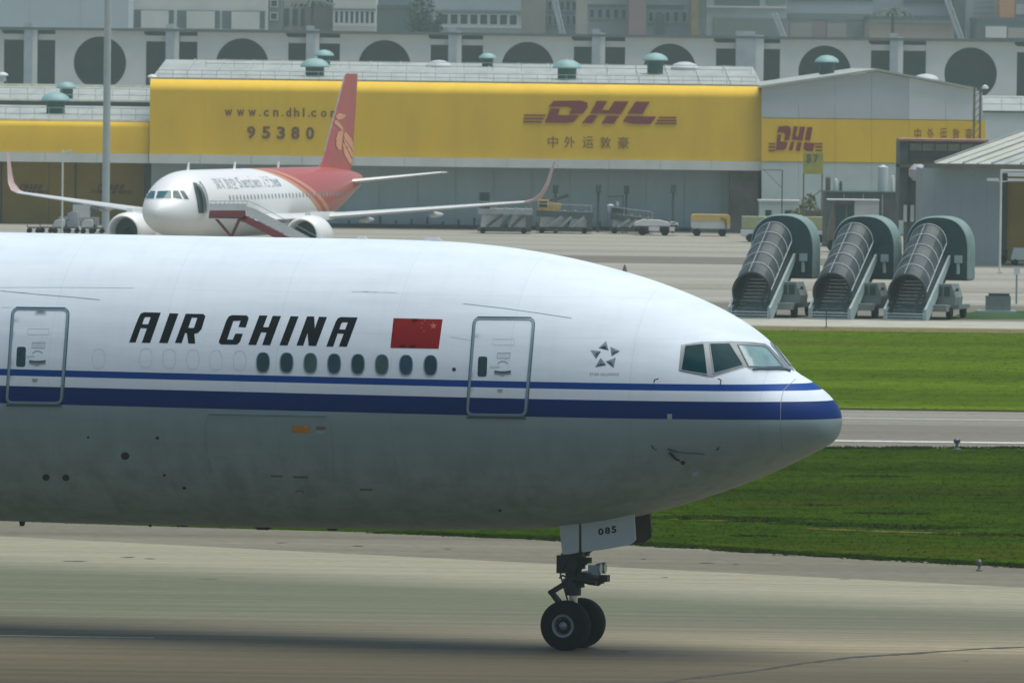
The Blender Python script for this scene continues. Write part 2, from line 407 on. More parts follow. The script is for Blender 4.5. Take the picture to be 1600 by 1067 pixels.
# taxiway: brown shoulder, then pale concrete that turns into stained asphalt
shm = paving('shoulder_asphalt', (.195, .182, .130), (.135, .125, .088))
L0 = gp(0, 838); L1 = gp(1600, 918)
def on_line(x): return L0.y + (L1.y - L0.y) * (x - L0.x) / (L1.x - L0.x)
sh = [(p.x, p.y) for p in edge] + [(edge[-1].x, on_line(edge[-1].x) - 1), (edge[0].x, on_line(edge[0].x) - 1)]
sheet('taxiway_shoulder', sh[::-1], .004, shm)
def taxiway_material():
    m, nt, b = new_mat('taxiway_pavement')
    tc = nd(nt, 'ShaderNodeTexCoord'); sp = nd(nt, 'ShaderNodeSeparateXYZ'); nt.links.new(tc.outputs['Object'], sp.inputs[0])
    X, Y = sp.outputs[0], sp.outputs[1]
    k = -(L1.y - L0.y) / (L1.x - L0.x)
    st = noise(nt, 1.0, 6, mapping(nt, (.04, .5, 1)), .6)
    st2 = noise(nt, 1.0, 7, mapping(nt, (.05, 1.5, 1), loc=(4, 8, 0)), .7)
    w = math_(nt, 'MULTIPLY', math_(nt, 'SUBTRACT', st.outputs[0], .5), 5.0)
    u = math_(nt, 'ADD', Y, math_(nt, 'MULTIPLY', X, k * .86))
    u = math_(nt, 'ADD', u, w)
    a0 = L0.y + k * .86 * L0.x                            # value of u on the pale lane's far edge
    f1 = math_(nt, 'DIVIDE', math_(nt, 'SUBTRACT', a0 - 7.5, u), 6.0, True)      # 0 pale .. 1 grey green
    pale = mixc(nt, (.41, .39, .285), (.29, .275, .195), st2.outputs[0])
    grey = mixc(nt, (.105, .12, .072), (.20, .215, .135), st2.outputs[0])
    c = mixc(nt, pale, grey, f1)
    w2 = math_(nt, 'MULTIPLY', math_(nt, 'SUBTRACT', st.outputs[0], .5), 1.6)
    v = math_(nt, 'ADD', math_(nt, 'ADD', Y, math_(nt, 'MULTIPLY', X, .03)), w2)
    mr = nd(nt, 'ShaderNodeMapRange'); mr.inputs[1].default_value = 158; mr.inputs[2].default_value = 182; nt.links.new(v, mr.inputs[0])
    P = lambda y: (y - 158) / 24
    rr = ramp(nt, [(0, (.10, .085, .05)), (P(163), (.13, .112, .068)), (P(166.2), (.175, .152, .095)), (P(168.3), (.25, .22, .145)), (P(170.3), (.36, .315, .20)),
                   (P(171.6), (.35, .31, .21)), (P(174.0), (.235, .215, .145)), (P(176), (.19, .185, .12)), (P(178.5), (.17, .175, .115))])  # near stops darken towards the viewer, a vignette put into the colour
    nt.links.new(mr.outputs[0], rr.inputs[0])
    r5 = ramp(nt, [(.25, (.72, .72, .72)), (.75, (1.2, 1.2, 1.2))]); nt.links.new(st2.outputs[0], r5.inputs[0])
    low = mixc(nt, rr.outputs[0], r5.outputs[0], 1.0, 'MULTIPLY')
    f2 = math_(nt, 'DIVIDE', math_(nt, 'SUBTRACT', 181.5, v), 4.5, True)
    c = mixc(nt, c, low, f2)
    st3 = noise(nt, 1.0, 5, mapping(nt, (.02, 2.6, 1), loc=(9, 2, 0)), .7)
    r8 = ramp(nt, [(.38, (.74, .73, .70)), (.56, (1.06, 1.06, 1.06))]); nt.links.new(st3.outputs[0], r8.inputs[0])
    c = mixc(nt, c, r8.outputs[0], .8, 'MULTIPLY')
    c = mixc(nt, c, (.80, .80, .775), 1.0, 'MULTIPLY')
    fine = noise(nt, 3.0, 8, mapping(nt, (.8, 1, 1)), .7)
    r6 = ramp(nt, [(.3, (.86, .86, .86)), (.7, (1.1, 1.1, 1.1))]); nt.links.new(fine.outputs[0], r6.inputs[0])
    c = mixc(nt, c, r6.outputs[0], 1.0, 'MULTIPLY')
    nt.links.new(c, b.inputs['Base Color']); b.inputs['Roughness'].default_value = .8; b.inputs['Specular IOR Level'].default_value = .25
    bp = nd(nt, 'ShaderNodeBump'); bp.inputs['Distance'].default_value = .008
    nt.links.new(fine.outputs[0], bp.inputs['Height']); nt.links.new(bp.outputs[0], b.inputs['Normal'])
    return m
tx = (-120, 120)
sheet('taxiway', [(tx[0], -100), (tx[1], -100), (tx[1], on_line(tx[1])), (tx[0], on_line(tx[0]))], .008, taxiway_material())
stm = M('pavement_stain', (.10, .095, .065), .9, ns=2, var=.4, spec=.1)
sf = random.Random(21)
for (px_, py_, w_, h_) in ((1006, 873.5, 12, 1.6), (1108, 880, 34, 1.6), (1150, 881.5, 16, 1.4), (1040, 902.5, 14, 1.4), (1510, 1033, 16, 1.4), (120, 877, 60, 2), (200, 871, 40, 2), (235, 873, 20, 2), (440, 848, 26, 1.5), (560, 853, 30, 1.5), (700, 858, 14, 1.5), (975, 1018, 20, 1.2), (330, 905, 50, 1.6), (900, 912, 40, 1.4), (1320, 905, 30, 1.2)):
    n_ = 12; P_ = []
    for k in range(n_):
        a_ = 2 * math.pi * k / n_; q = sf.uniform(.35, 1); g_ = gp(px_ + w_ / 2 * math.cos(a_) * q, py_ + h_ / 2 * math.sin(a_) * q); P_.append((g_.x, g_.y, .012))
    m = MB(); m.add(P_, [tuple(range(n_))[::-1]]); m.build('pavement_stain', stm)['kind'] = 'structure'
# faded guide line and tarred joint
m = MB(); a = [gp(-300, 988), gp(0, 993.2), gp(240, 997)]; 
m.add([(p.x, p.y - .10, .013) for p in a] + [(p.x, p.y + .12, .013) for p in a][::-1], [(0, 1, 4, 5), (1, 2, 3, 4)])
m.build('painted_line', linem)['kind'] = 'structure'
tarm = M('tar_joint', (.035, .032, .022), .7, ns=4, var=.4)
jp = [(1000, 1072), (1090, 1058), (1180, 1048), (1250, 1037), (1330, 1027), (1440, 1020), (1540, 1013), (1700, 1008)]
m = MB()
L = []; Rr = []
rj = random.Random(5)
fine = []
for (x0, y0), (x1, y1) in zip(jp, jp[1:]):
    for k in range(8): fine.append((x0 + (x1 - x0) * k / 8, y0 + (y1 - y0) * k / 8))
for x, y in fine:
    p = gp(x, y); w = rj.uniform(.10, .34) * (1.0 if x > 1200 else 1.2)
    L.append((p.x, p.y - w, .013)); Rr.append((p.x, p.y + w * .6, .013))
n = len(L)
m.add(L + Rr, [(i, i + 1, n + i + 1, n + i) for i in range(n - 1)])
m.build('tar_joint', tarm)['kind'] = 'structure'
# ------------------------------------------------------------------ the big airliner
YAW = math.radians(17.0)
G = gp(893, 1013.5)
big = thing('wide_body_airliner', 'large white wide-body jet with blue stripes taxiing in front, nose to the right', 'airliner', (G.x, G.y, 0), -YAW)
BM = ROOTM[big.name]; BI = BM.inverted()
def lplane(px, py, y=0.0, I=BI):                         # photo pixel on the aircraft's own plane y = const
    o = I @ CAM; d = I.to_3x3() @ ray(px, py); p = o + d * ((y - o.y) / d.y); return p
top_px = [(1312.5, 650), (1308, 637), (1300, 626), (1286, 612), (1270, 600), (1250, 587), (1236, 579), (1224, 566), (1210, 548), (1190, 527), (1160, 504), (1130, 486), (1100, 471), (1050, 450), (1000, 432.5), (950, 418), (900, 405.5), (850, 395.5), (800, 387.5), (750, 381.5), (700, 377.5), (600, 374), (400, 370.5), (0, 363)]
bot_px = [(1312.5, 664), (1308, 680), (1300, 691), (1286, 700), (1270, 708), (1250, 718), (1200, 741), (1150, 761), (1100, 778), (1050, 793), (1000, 806), (950, 816), (900, 822), (850, 825.5), (700, 827), (600, 826.5), (400, 823), (0, 813)]
tp = [lplane(*p) for p in top_px]; bp_ = [lplane(*p) for p in bot_px]
nose = lplane(1313.5, 657)
NX = nose.x
def interp(tab, x):
    xs = [a for a, _ in tab]; ys = [b for _, b in tab]; return float(np.interp(x, xs, ys))
T_top = sorted([(NX - p.x, p.z) for p in tp] + [(0, nose.z)]); T_bot = sorted([(NX - p.x, p.z) for p in bp_] + [(0, nose.z)])
ZT = T_top[-1][1]; ZB = T_bot[-1][1]
T_w = [(0, 0), (.02, .18), (.08, .42), (.2, .70), (.4, .98), (.7, 1.27), (1.0, 1.49), (1.5, 1.80), (2.0, 2.05), (2.6, 2.28), (3.3, 2.50), (4.2, 2.72), (5.2, 2.89), (6.5, 3.03), (8, 3.10), (9.5, 3.12), (99, 3.12)]
def hermite(tab, x):                                     # smooth interpolation through a table
    xs = [a for a, _ in tab]; ys = [b for _, b in tab]
    i = max(0, min(len(xs) - 2, int(np.searchsorted(xs, x)) - 1))
    def sl(k):
        if k <= 0 or k >= len(xs) - 1: return None
        a = (ys[k] - ys[k-1]) / (xs[k] - xs[k-1]); b = (ys[k+1] - ys[k]) / (xs[k+1] - xs[k])
        return 0 if a * b <= 0 else 2 * a * b / (a + b)
    h = xs[i+1] - xs[i]; d = (ys[i+1] - ys[i]) / h
    m0 = sl(i); m1 = sl(i + 1); m0 = d if m0 is None else m0; m1 = d if m1 is None else m1
    t = (x - xs[i]) / h
    return (2*t**3 - 3*t**2 + 1) * ys[i] + (t**3 - 2*t**2 + t) * h * m0 + (-2*t**3 + 3*t**2) * ys[i+1] + (t**3 - t**2) * h * m1
LEN = 73.0
def sect(t):
    if t < 17: zt, zb, w = hermite(T_top, t), hermite(T_bot, t), hermite(T_w, t)
    else:
        zt, zb, w = ZT, ZB, 3.12
        if t > 51:
            u = (t - 51) / 22; zb = ZB + (ZT - 1.2 - ZB) * u ** 1.6; zt = ZT - .5 * u * u; w = 3.12 * (1 - u ** 1.7) + .15 * u
    return zt, zb, w
ts = [0.004, .015, .035, .07, .12, .18, .26, .36, .48, .62, .8] + [1 + .15 * i for i in range(30)] + [5.6 + .4 * i for i in range(24)] + [15.5, 17, 20, 25, 30, 36, 44, 51, 54, 57, 60, 63, 66, 69, 71.5, 73]
NR = 96
rings = []
for t in ts:
    zt, zb, w = sect(t); zc = (zt + zb) / 2; ring = []
    for i in range(NR):
        a = 2 * math.pi * i / NR; b_ = (zt - zc)
        ring.append((NX - t, w * math.sin(a), zc + b_ * math.cos(a)))
    rings.append(ring)
fus = MB().loft(rings)
bvh_big = BVHTree.FromPolygons([Vector(v) for v in fus.v], fus.f)
def hit(px, py, I=BI, bvh=None):
    bvh = bvh or bvh_big
    o = I @ CAM; d = (I.to_3x3() @ ray(px, py)).normalized()
    h = bvh.ray_cast(o, d)
    return h[0], h[1]
zs = [hit(700, y)[0].z for y in (594.0, 604.0, 622.0, 646.6)]
z_x0 = [hit(20, y)[0].z for y in (577.2, 586.6, 604.0, 631.5)]
z_n = [hit(1150, y)[0].z for y in (602.2, 612.2, 628.2, 658.0)]
print('stripe z', zs, z_x0, z_n, 'nose', NX, nose.z, 'top/bot', ZT, ZB, 'Gy', G.y)
zmean = [sum(q) / 3 for q in zip(zs, z_x0, z_n)]

def livery():
    m, nt, b = new_mat('airliner_livery')
    tc = nd(nt, 'ShaderNodeTexCoord'); sp = nd(nt, 'ShaderNodeSeparateXYZ'); nt.links.new(tc.outputs['Object'], sp.inputs[0])
    mr = nd(nt, 'ShaderNodeMapRange'); mr.inputs[1].default_value = 3.0; mr.inputs[2].default_value = 7.0
    nt.links.new(sp.outputs[2], mr.inputs[0])
    q = lambda z: (z - 3) / 4
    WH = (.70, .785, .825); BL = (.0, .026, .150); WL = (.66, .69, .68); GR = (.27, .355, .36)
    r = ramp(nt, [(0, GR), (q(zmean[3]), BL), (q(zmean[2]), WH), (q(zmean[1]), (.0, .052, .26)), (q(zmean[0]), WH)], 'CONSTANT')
    nt.links.new(mr.outputs[0], r.inputs[0])
    # streaks and grime on the skin, stronger on the unwashed belly
    n = noise(nt, 1.0, 7, mapping(nt, (.35, 1, 3.2)), .62)
    n2 = noise(nt, 1.0, 6, mapping(nt, (2.2, 2.6, .18)), .6)
    g1 = ramp(nt, [(.35, (.90, .91, .92)), (.65, (1, 1, 1))]); nt.links.new(n.outputs[0], g1.inputs[0])
    g2 = ramp(nt, [(.36, (.80, .79, .76)), (.62, (1.08, 1.08, 1.08))]); nt.links.new(n2.outputs[0], g2.inputs[0])
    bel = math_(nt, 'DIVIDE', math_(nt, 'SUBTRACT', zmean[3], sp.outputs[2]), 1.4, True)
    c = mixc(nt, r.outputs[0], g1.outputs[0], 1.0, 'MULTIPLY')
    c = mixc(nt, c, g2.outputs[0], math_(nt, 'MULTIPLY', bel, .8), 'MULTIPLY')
    # circumferential panel joints
    wv = math_(nt, 'ABSOLUTE', math_(nt, 'SUBTRACT', math_(nt, 'FRACT', math_(nt, 'DIVIDE', math_(nt, 'ADD', sp.outputs[0], 50.3), 2.55)), .5))
    ln = math_(nt, 'LESS_THAN', wv, .0035)
    c = mixc(nt, c, (.62, .66, .68), math_(nt, 'MULTIPLY', ln, .28), 'MULTIPLY')
    for zz in (7.55, 6.72, 3.55, 2.95):
        lz = math_(nt, 'LESS_THAN', math_(nt, 'ABSOLUTE', math_(nt, 'SUBTRACT', sp.outputs[2], zz)), .006)
        c = mixc(nt, c, (.62, .66, .68), math_(nt, 'MULTIPLY', lz, .22), 'MULTIPLY')
    # faint washed streaks running down the flank
    n5 = noise(nt, 1.0, 5, mapping(nt, (5.0, 1, .22), loc=(2, 0, 1)), .6)
    g5 = ramp(nt, [(.50, (1, 1, 1)), (.72, (.86, .88, .88))]); nt.links.new(n5.outputs[0], g5.inputs[0])
    c = mixc(nt, c, g5.outputs[0], .3, 'MULTIPLY')
    nt.links.new(c, b.inputs['Base Color'])
    rr = ramp(nt, [(.3, (.42,) * 3), (.7, (.55,) * 3)]); b.inputs['Specular IOR Level'].default_value = .12; nt.links.new(n.outputs[0], rr.inputs[0])
    nt.links.new(rr.outputs[0], b.inputs['Roughness'])
    nt.links.new(math_(nt, 'MULTIPLY', math_(nt, 'SUBTRACT', 1.0, bel), .05), b.inputs['Coat Weight']); b.inputs['Coat Roughness'].default_value = .3
    bp = nd(nt, 'ShaderNodeBump'); bp.inputs['Distance'].default_value = .004; bp.inputs['Strength'].default_value = .5
    n4 = noise(nt, 1.3, 2, mapping(nt, (1, 1, .8)), .4)
    nt.links.new(n4.outputs[0], bp.inputs['Height']); nt.links.new(bp.outputs[0], b.inputs['Normal'])
    return m
liv = livery()
fuselage = fus.build('fuselage', liv, big, smooth='all')

def decal(name, loops, mat, parent, off=.006, spacing=6, thick=0.0, I=BI, bvh=None, mirror=False):
    """a flat shape laid on the curved skin: outline in photo pixels, every vertex dropped on the surface"""
    P = []; E = []
    dl = []
    for lp in loops:
        d = []
        for i in range(len(lp)):
            a = Vector(lp[i]); b = Vector(lp[(i + 1) % len(lp)]); n = max(1, int((b - a).length / spacing))
            for k in range(n): d.append(tuple(a + (b - a) * k / n))
        dl.append(d)
    for lp in dl:
        b = len(P); P += [Vector(p) for p in lp]; E += [(b + i, b + (i + 1) % len(lp)) for i in range(len(lp))]
    xs = [p.x for p in P]; ys = [p.y for p in P]
    x = min(xs) + spacing
    while x < max(xs):
        y = min(ys) + spacing
        while y < max(ys):
            if inside(Vector((x, y)), dl): P.append(Vector((x, y)))
            y += spacing
        x += spacing
    vo, _, fo, _, _, _ = delaunay_2d_cdt(P, E, [], 0, 1e-6)
    vs = []; ok = []
    base = []
    for v in vo:
        h, nn = hit(v.x, v.y, I, bvh)
        if h is None: ok.append(False); base.append((Vector((0,0,0)), Vector((0,0,1)))); continue
        ok.append(True)
        if nn.dot(I.to_3x3() @ ray(v.x, v.y)) > 0: nn = -nn
        base.append((h, nn))
    fs = []
    for f in fo:
        c = sum((vo[i] for i in f), Vector((0, 0))) / len(f)
        if inside(c, dl) and all(ok[i] for i in f): fs.append(tuple(f))
    m = MB()
    fr = [h + n * off for h, n in base]
    def sgn(p): return (p[0], -p[1], p[2]) if mirror else tuple(p)
    m.add([sgn(p) for p in fr], fs if mirror else [tuple(reversed(f)) for f in fs])
    if thick:
        bk = [h - n * thick for h, n in base]
        cnt = {}
        for f in fs:
            for i in range(len(f)): cnt[(f[i], f[(i+1) % len(f)])] = 1
        nb = len(fr)
        m.v += [sgn(p) for p in bk]
        side = [(b, a, nb + a, nb + b) for (a, b) in cnt if (b, a) not in cnt]
        for f in side: m.f.append(f); m.m.append(0)
    o = m.build(name, mat, parent, smooth='all' if not thick else True)
    return o
def ringloops(pts, r, w):                                # rounded outline and its inset
    c = Vector((sum(p[0] for p in pts) / len(pts), sum(p[1] for p in pts) / len(pts)))
    def inset(q):
        out = []
        for p in pts:
            d = Vector(p) - c; out.append((p[0] - (q if d.x > 0 else -q), p[1] - (q if d.y > 0 else -q)))
        return out
    return roundpoly(inset(-w / 2), r + w / 2), roundpoly(inset(w / 2), max(.5, r - w / 2))

# --- titles
LET = {
 'A1': [[(897,422),(942,300),(965,245),(978,222),(1000,213),(1117,216),(1043,425),(985,424),(1021,325),(978,322),(942,422)], [(1013,246),(1047,247),(1029,297),(988,296),(1002,255)]],
 'I1': [[(1178,220),(1240,222),(1165,427),(1105,425)]],
 'R1': [[(1290,223),(1412,225),(1427,240),(1400,330),(1376,356),(1350,362),(1356,430),(1308,429),(1298,358),(1286,357),(1262,427),(1215,425)], [(1333,250),(1371,251),(1347,322),(1308,321)]],
}
LET2 = {
 'C': [[(10,412),(62,268),(78,242),(100,233),(203,235),(217,253),(196,318),(145,315),(160,272),(110,274),(66,402),(106,403),(124,361),(176,362),(157,416),(136,437),(24,436),(10,424)]],
 'H': [[(290,235),(347,236),(317,316),(353,317),(383,238),(441,239),(365,442),(310,440),(340,353),(303,352),(268,440),(213,438)]],
 'I2': [[(507,240),(563,242),(486,443),(430,442)]],
 'N': [[(622,242),(671,242),(676,325),(704,244),(760,246),(685,447),(632,445),(625,357),(595,444),(548,443)]],
 'A2': [[(755,451),(800,330),(822,276),(836,254),(858,246),(973,249),(898,452),(843,450),(876,362),(834,360),(803,451)], [(870,282),(905,283),(886,333),(846,332),(858,292)]],
}
for k, lp in LET.items(): decal('title_letter', [crop(q, 0, 440, 4.4444) for q in lp], MT['ink'], big, .004, 7)
for k, lp in LET2.items(): decal('title_letter', [crop(q, 340, 440, 4.4444) for q in lp], MT['ink'], big, .004, 7)
# --- flag
fl = decal('flag', [crop([(1222,254),(1563,262),(1535,466),(1200,460)], 340, 440, 4.4444)], MT['red'], big, .004, 8)
def star(cx, cy, r, rot=0):
    return [(cx + (r if i % 2 == 0 else r * .40) * math.sin(rot + math.pi * i / 5), cy - (r if i % 2 == 0 else r * .40) * math.cos(rot + math.pi * i / 5)) for i in range(10)]
decal('star', [star(677.3, 509.3, 6.2)], MT['gold'], fl, .008, 5)
for sx, sy, rt in ((664, 501, .4), (659.5, 505.5, .2), (659, 512, .5), (662.5, 518, .3)): decal('star', [star(sx, sy, 1.7, rt)], MT['gold'], fl, .008, 5)
# --- cabin windows
for i, (cx, cy) in enumerate([(316,562),(480,564),(645,567),(810,571),(975,574),(1141,577),(1309,580),(1479,582)]):
    x, y = 340 + cx / 4.4444, 440 + cy / 4.4444
    w = decal('cabin_window', [ellipse(x, y, 10.9, 16.4, 30, 2.5, -.02), ellipse(x, y, 9.5, 15.0, 30, 2.5, -.02)], MT['frame'], big, .012, 5, .01)
    decal('pane', [ellipse(x, y, 9.6, 15.1, 30, 2.5, -.02)], MT[('winglass', 'winglass', 'winglass3', 'winglass2', 'winglass', 'winglass3', 'winglass2', 'winglass')[i]], w, .003, 6)
for cx, cy in ((154, 560), (228, 559.5), (265, 560.5), (301.5, 561.5), (337.5, 562.5), (374.5, 563.3)):
    decal('plugged_window', [ellipse(cx, cy, 10.2, 15.6, 26, 2.5, -.02), ellipse(cx, cy, 9.5, 14.9, 26, 2.5, -.02)], MT['softseam'], big, .004, 5)
# --- doors
def door(TL, TR, BR, BL, ox, oy, z, lab):
    pts = crop([TL, TR, BR, BL], ox, oy, z)
    o, i = ringloops(pts, 9, 3.6)
    d = decal('door', [i], liv, big, .010, 10)
    if lab: d['label'] = lab
    decal('door_frame', [o, i], MT['frame'], d, .022, 6, .02)
    o2, _ = ringloops(pts, 10, 6.6)
    decal('door_seal', [o2, o], MT['sealshadow'] , d, .005, 6)
    # drip line above and a dark strip painted as the shadow line below
    tl, tr, br, bl = [Vector(p) for p in pts]
    decal('drip_rail', [polyline([tuple(tl + Vector((4, -1.8))), tuple(tr + Vector((-4, -1.8)))], 1.4)], MT['sealshadow'], d, .03, 6, .03)
    decal('sill_shadow', [polyline([tuple(bl + Vector((-1, 4.6))), tuple(br + Vector((1, 4.6)))], 3.2)], MT['sealshadow'], d, .016, 6, .014)
    return d, pts
d1, p1 = door((95,190), (473,194), (425,842), (49,838), 0, 440, 4.4444, 'cabin door behind the title lettering')
d2, p2 = door((277,168), (684,172), (624,838), (224,832), 680, 460, 4.4444, 'foremost cabin door with a small window')
def door_bits(d, wx, wy, kx, ky, C):
    f = lambda pts: crop(pts, *C)
    decal('door_window', [f([(wx-31+3*math.copysign(0,1), wy-68), (wx+33, wy-68), (wx+29, wy+68), (wx-35, wy+68)])], MT['winglass'], d, .014, 5) if False else \
        decal('door_window', [roundpoly(f([(wx-29, wy-69), (wx+34, wy-69), (wx+29, wy+69), (wx-35, wy+69)]), 4)], MT['winglass'], d, .014, 5)
    decal('door_handle', [f([(kx-57, ky-17), (kx-20, ky-12), (kx+20, ky-12), (kx+57, ky-17), (kx+57, ky+10), (kx+22, ky+12), (kx, ky+24), (kx-28, ky+14), (kx-58, ky+8)])], MT['greylabel'], d, .016, 6, .005)
    decal('handle_grip', [f([(kx-57, ky-17), (kx-20, ky-12), (kx+20, ky-12), (kx+57, ky-17), (kx+55, ky-5), (kx+18, ky), (kx-20, ky), (kx-55, ky-5)])], MT['sealshadow'], d, .03, 6, .01)
    arc = [(kx + 42 * math.sin(a), ky - 40 - 45 * math.cos(a) * .9) for a in np.linspace(-.95, .95, 9)]
    decal('arc_marking', [polyline(f(arc), 1.5)], MT['greylabel'], d, .014, 5)
    for (bx, by, bw, bh) in ((kx+8, ky-214, 75, 22), (kx+8, ky-120, 46, 20)):
        q = f([(bx-bw, by-bh), (bx+bw, by-bh), (bx+bw-3, by+bh), (bx-bw-3, by+bh)])
        o = q; c = Vector((sum(a for a, _ in q) / 4, sum(b for _, b in q) / 4))
        inn = [(a - math.copysign(.8, a - c.x), b - math.copysign(.8, b - c.y)) for a, b in q]
        decal('placard', [o, inn], MT['softseam'] if bw > 50 else MT['greylabel'], d, .014, 6)
    for k in range(3):
        decal('placard', [f([(kx-30, ky-134+k*14), (kx+42, ky-134+k*14), (kx+42, ky-130+k*14), (kx-30, ky-130+k*14)])], MT['softseam'], d, .014, 6)
    decal('placard', [f([(kx-85, ky-48), (kx-20, ky-50), (kx-20, ky-40), (kx-85, ky-38)])], MT['softseam'], d, .014, 6)
    decal('vent_mark', [f([(kx-40, ky+112), (kx+2, ky+112), (kx-6, ky+134), (kx-32, ky+134)])], MT['greylabel'], d, .014, 6)
door_bits(d1, 148, 522, 262, 562, (0, 440, 4.4444))
door_bits(d2, 329, 501, 470, 545, (680, 460, 4.4444))
# --- five-pointed emblem and its caption
for tri in ([(1187,323),(1204,387),(1136,370)], [(1216,364),(1283,393),(1225,428)], [(1254,438),(1240,508),(1186,465)], [(1149,440),(1188,490),(1112,503)], [(1078,386),(1151,395),(1116,446)]):
    q = crop(tri, 680, 460, 4.4444)
    e = decal('emblem_triangle', [q], MT['logo'], big, .004, 6)
    c = Vector(((q[0][0]+q[1][0]+q[2][0]) / 3, (q[0][1]+q[1][1]+q[2][1]) / 3))
    lowest = sorted(q, key=lambda p: -p[1])[:2]
    decal('emblem_facet', [[tuple(c), lowest[0], lowest[1]]], MT['logodark'], e, .007, 6)

FONT_CACHE = {}
def glyph(txt, bold=0.0):
    k = (txt, bold)
    if k in FONT_CACHE: return FONT_CACHE[k]
    cu = bpy.data.curves.new('t', 'FONT'); cu.body = txt; cu.size = 1; cu.offset = bold; cu.resolution_u = 3
    ob = bpy.data.objects.new('t', cu); COL.objects.link(ob)
    dg = bpy.context.evaluated_depsgraph_get(); me = bpy.data.meshes.new_from_object(ob.evaluated_get(dg))
    vs = [tuple(v.co) for v in me.vertices]; fs = [tuple(p.vertices) for p in me.polygons]
    bpy.data.objects.remove(ob); bpy.data.curves.remove(cu); bpy.data.meshes.remove(me)
    FONT_CACHE[k] = (vs, fs); return vs, fs
def text_fit(mb, txt, fn, x0, x1, y0, y1, bold=0.0, ref=None):
    """lay text into a rectangle; fn(u, v) maps it to 3-D"""
    vs, fs = glyph(txt, bold)
    rv = glyph(ref, bold)[0] if ref else vs
    ax, bx = min(v[0] for v in vs), max(v[0] for v in vs); ay, by = min(v[1] for v in rv), max(v[1] for v in rv)
    mb.add([fn(x0 + (v[0] - ax) / (bx - ax) * (x1 - x0), y0 + (v[1] - ay) / (by - ay) * (y1 - y0)) for v in vs], fs)
def skin(px, py, off=.008, I=BI, bvh=None):
    h, n = hit(px, py, I, bvh)
    if h is None: return Vector((0, 0, 0))
    if n.dot(I.to_3x3() @ ray(px, py)) > 0: n = -n
    return h + n * off
m = MB(); text_fit(m, 'STAR ALLIANCE', skin, 921.5, 967.5, 586.2, 582.4, .01); m.build('emblem_caption', MT['greylabel'], big)

# --- cockpit windows
C4 = (1000, 480, 4.4444)
surround = [(285,262),(420,240),(650,237),(780,243),(868,254),(900,275),(1036,425),(1046,447),(990,436),(880,431),(770,433),(737,415),(500,485),(455,481),(268,441),(272,400)]
panes = [([(312,268),(440,254),(456,370),(467,468),(380,455),(284,438)], 'cockglass'), ([(481,254),(620,253),(640,285),(716,405),(600,438),(512,461)], 'cockglass'), ([(676,262),(860,275),(882,288),(990,414),(860,416),(752,413)], 'winds')]
cf = decal('cockpit_window_frame', [crop(surround, *C4)], MT['cockframe'], big, .008, 5)
cf2 = decal('cockpit_window_frame', [crop(surround, *C4)], MT['cockframe'], big, .008, 5, mirror=True)
for k, (pp, mm) in enumerate(panes):
    q = roundpoly(crop(pp, *C4), 1.6, 3)
    c = Vector((sum(a for a, _ in q) / len(q), sum(b for _, b in q) / len(q)))
    inn = [tuple(c + (Vector(p) - c) * .965) for p in q]
    for f_, mir in ((cf, False), (cf2, True)):
        decal('pane', [q], MT[mm], f_, .014, 5, mirror=mir)
        decal('pane_seal', [[tuple(c + (Vector(p) - c) * 1.03) for p in q], inn], MT['sealshadow'] if k == 2 else MT['seam'], f_, .020, 5, .004, mirror=mir)
decal('wiper', [polyline(crop([(780,432),(830,428),(880,430),(960,430),(1000,432),(1042,446)], *C4), 1.5)], MT['sealshadow'], big, .05, 4, .02)
# --- radome joint and skin seams
decal('radome_joint', [polyline(crop([(1082,498),(1060,518),(1022,548),(1000,572),(991,595),(984,625),(978,665),(973,800),(976,870),(980,940),(990,992)], *C4), .9)], MT['seam'], big, .005, 5)
for pts in ([(1,454.5),(60,460),(110,464),(156,468.5)], [(724,474.5),(790,482),(850,490.5),(893,497)]):
    decal('skin_seam', [polyline(pts, .8)], MT['seam'], big, .005, 6)
for pts in ([(0,449),(120,449),(210,450)], [(704,526),(728,530),(734,531)], [(550,455.5),(620,457)], [(2,480),(18,480)]):
    decal('skin_seam', [polyline(pts, .7)], MT['softseam'], big, .005, 6)
# cargo door outline with its placards
cg = decal('cargo_door', [polyline([(330, 735), (322, 700), (320, 665), (326, 648), (420, 650), (508, 651.5), (516, 664), (521, 700), (522, 735), (518, 770)], .9)], MT['seam'], big, .005, 6)
cg['label'] = 'cargo door below the stripes'
decal('drip_rail', [polyline([(326, 645.5), (420, 647.5), (508, 649)], 2.2)], MT['frame'], cg, .03, 6, .03)
decal('placard', [[(456, 664.5), (484.5, 665.5), (484, 676.5), (455.5, 675.5)]], MT['orange'], cg, .006, 5)['label'] = 'orange placard'
decal('placard', [[(494, 666), (508.5, 666.5), (508, 671.5), (493.5, 671)]], MT['brownlabel'], cg, .006, 5)
decal('placard', [[(494, 672), (508.5, 672.5), (508, 677.5), (493.5, 677)]], MT['greylabel'], cg, .006, 5)
for x, y, w in ((432, 743.5, 9), (470, 745, 12), (572, 764.5, 10)): decal('placard', [[(x-w, y-1.8), (x+w, y-1.4), (x+w, y+1.8), (x-w, y+1.6)]], MT['brownlabel'], big, .006, 5)
decal('drain_mark', [polyline([(462, 770), (463, 766.5), (473, 767), (474, 771)], 1)], MT['dark'], big, .006, 5)
def port(x, y, r, mat='dark'):
    o = decal('skin_port', [ellipse(x, y, r * 1.1, r, 16)], MT[mat], big, .006, 5, 0)
for a in ((195.5, 712, 6), (72, 745.5, 5.2), (103, 746, 5), (709.5, 577, 2.8), (138, 683, 1.8), (246, 684, 2.6), (257, 742, 2.2), (1067, 722.5, 3.4), (288, 762, 2.5), (781, 797, 2.2)): port(*a)
decal('static_port', [[(1042.5, 646.5), (1050, 646.5), (1050, 655), (1042.5, 655)]], MT['greylabel'], big, .006, 4)
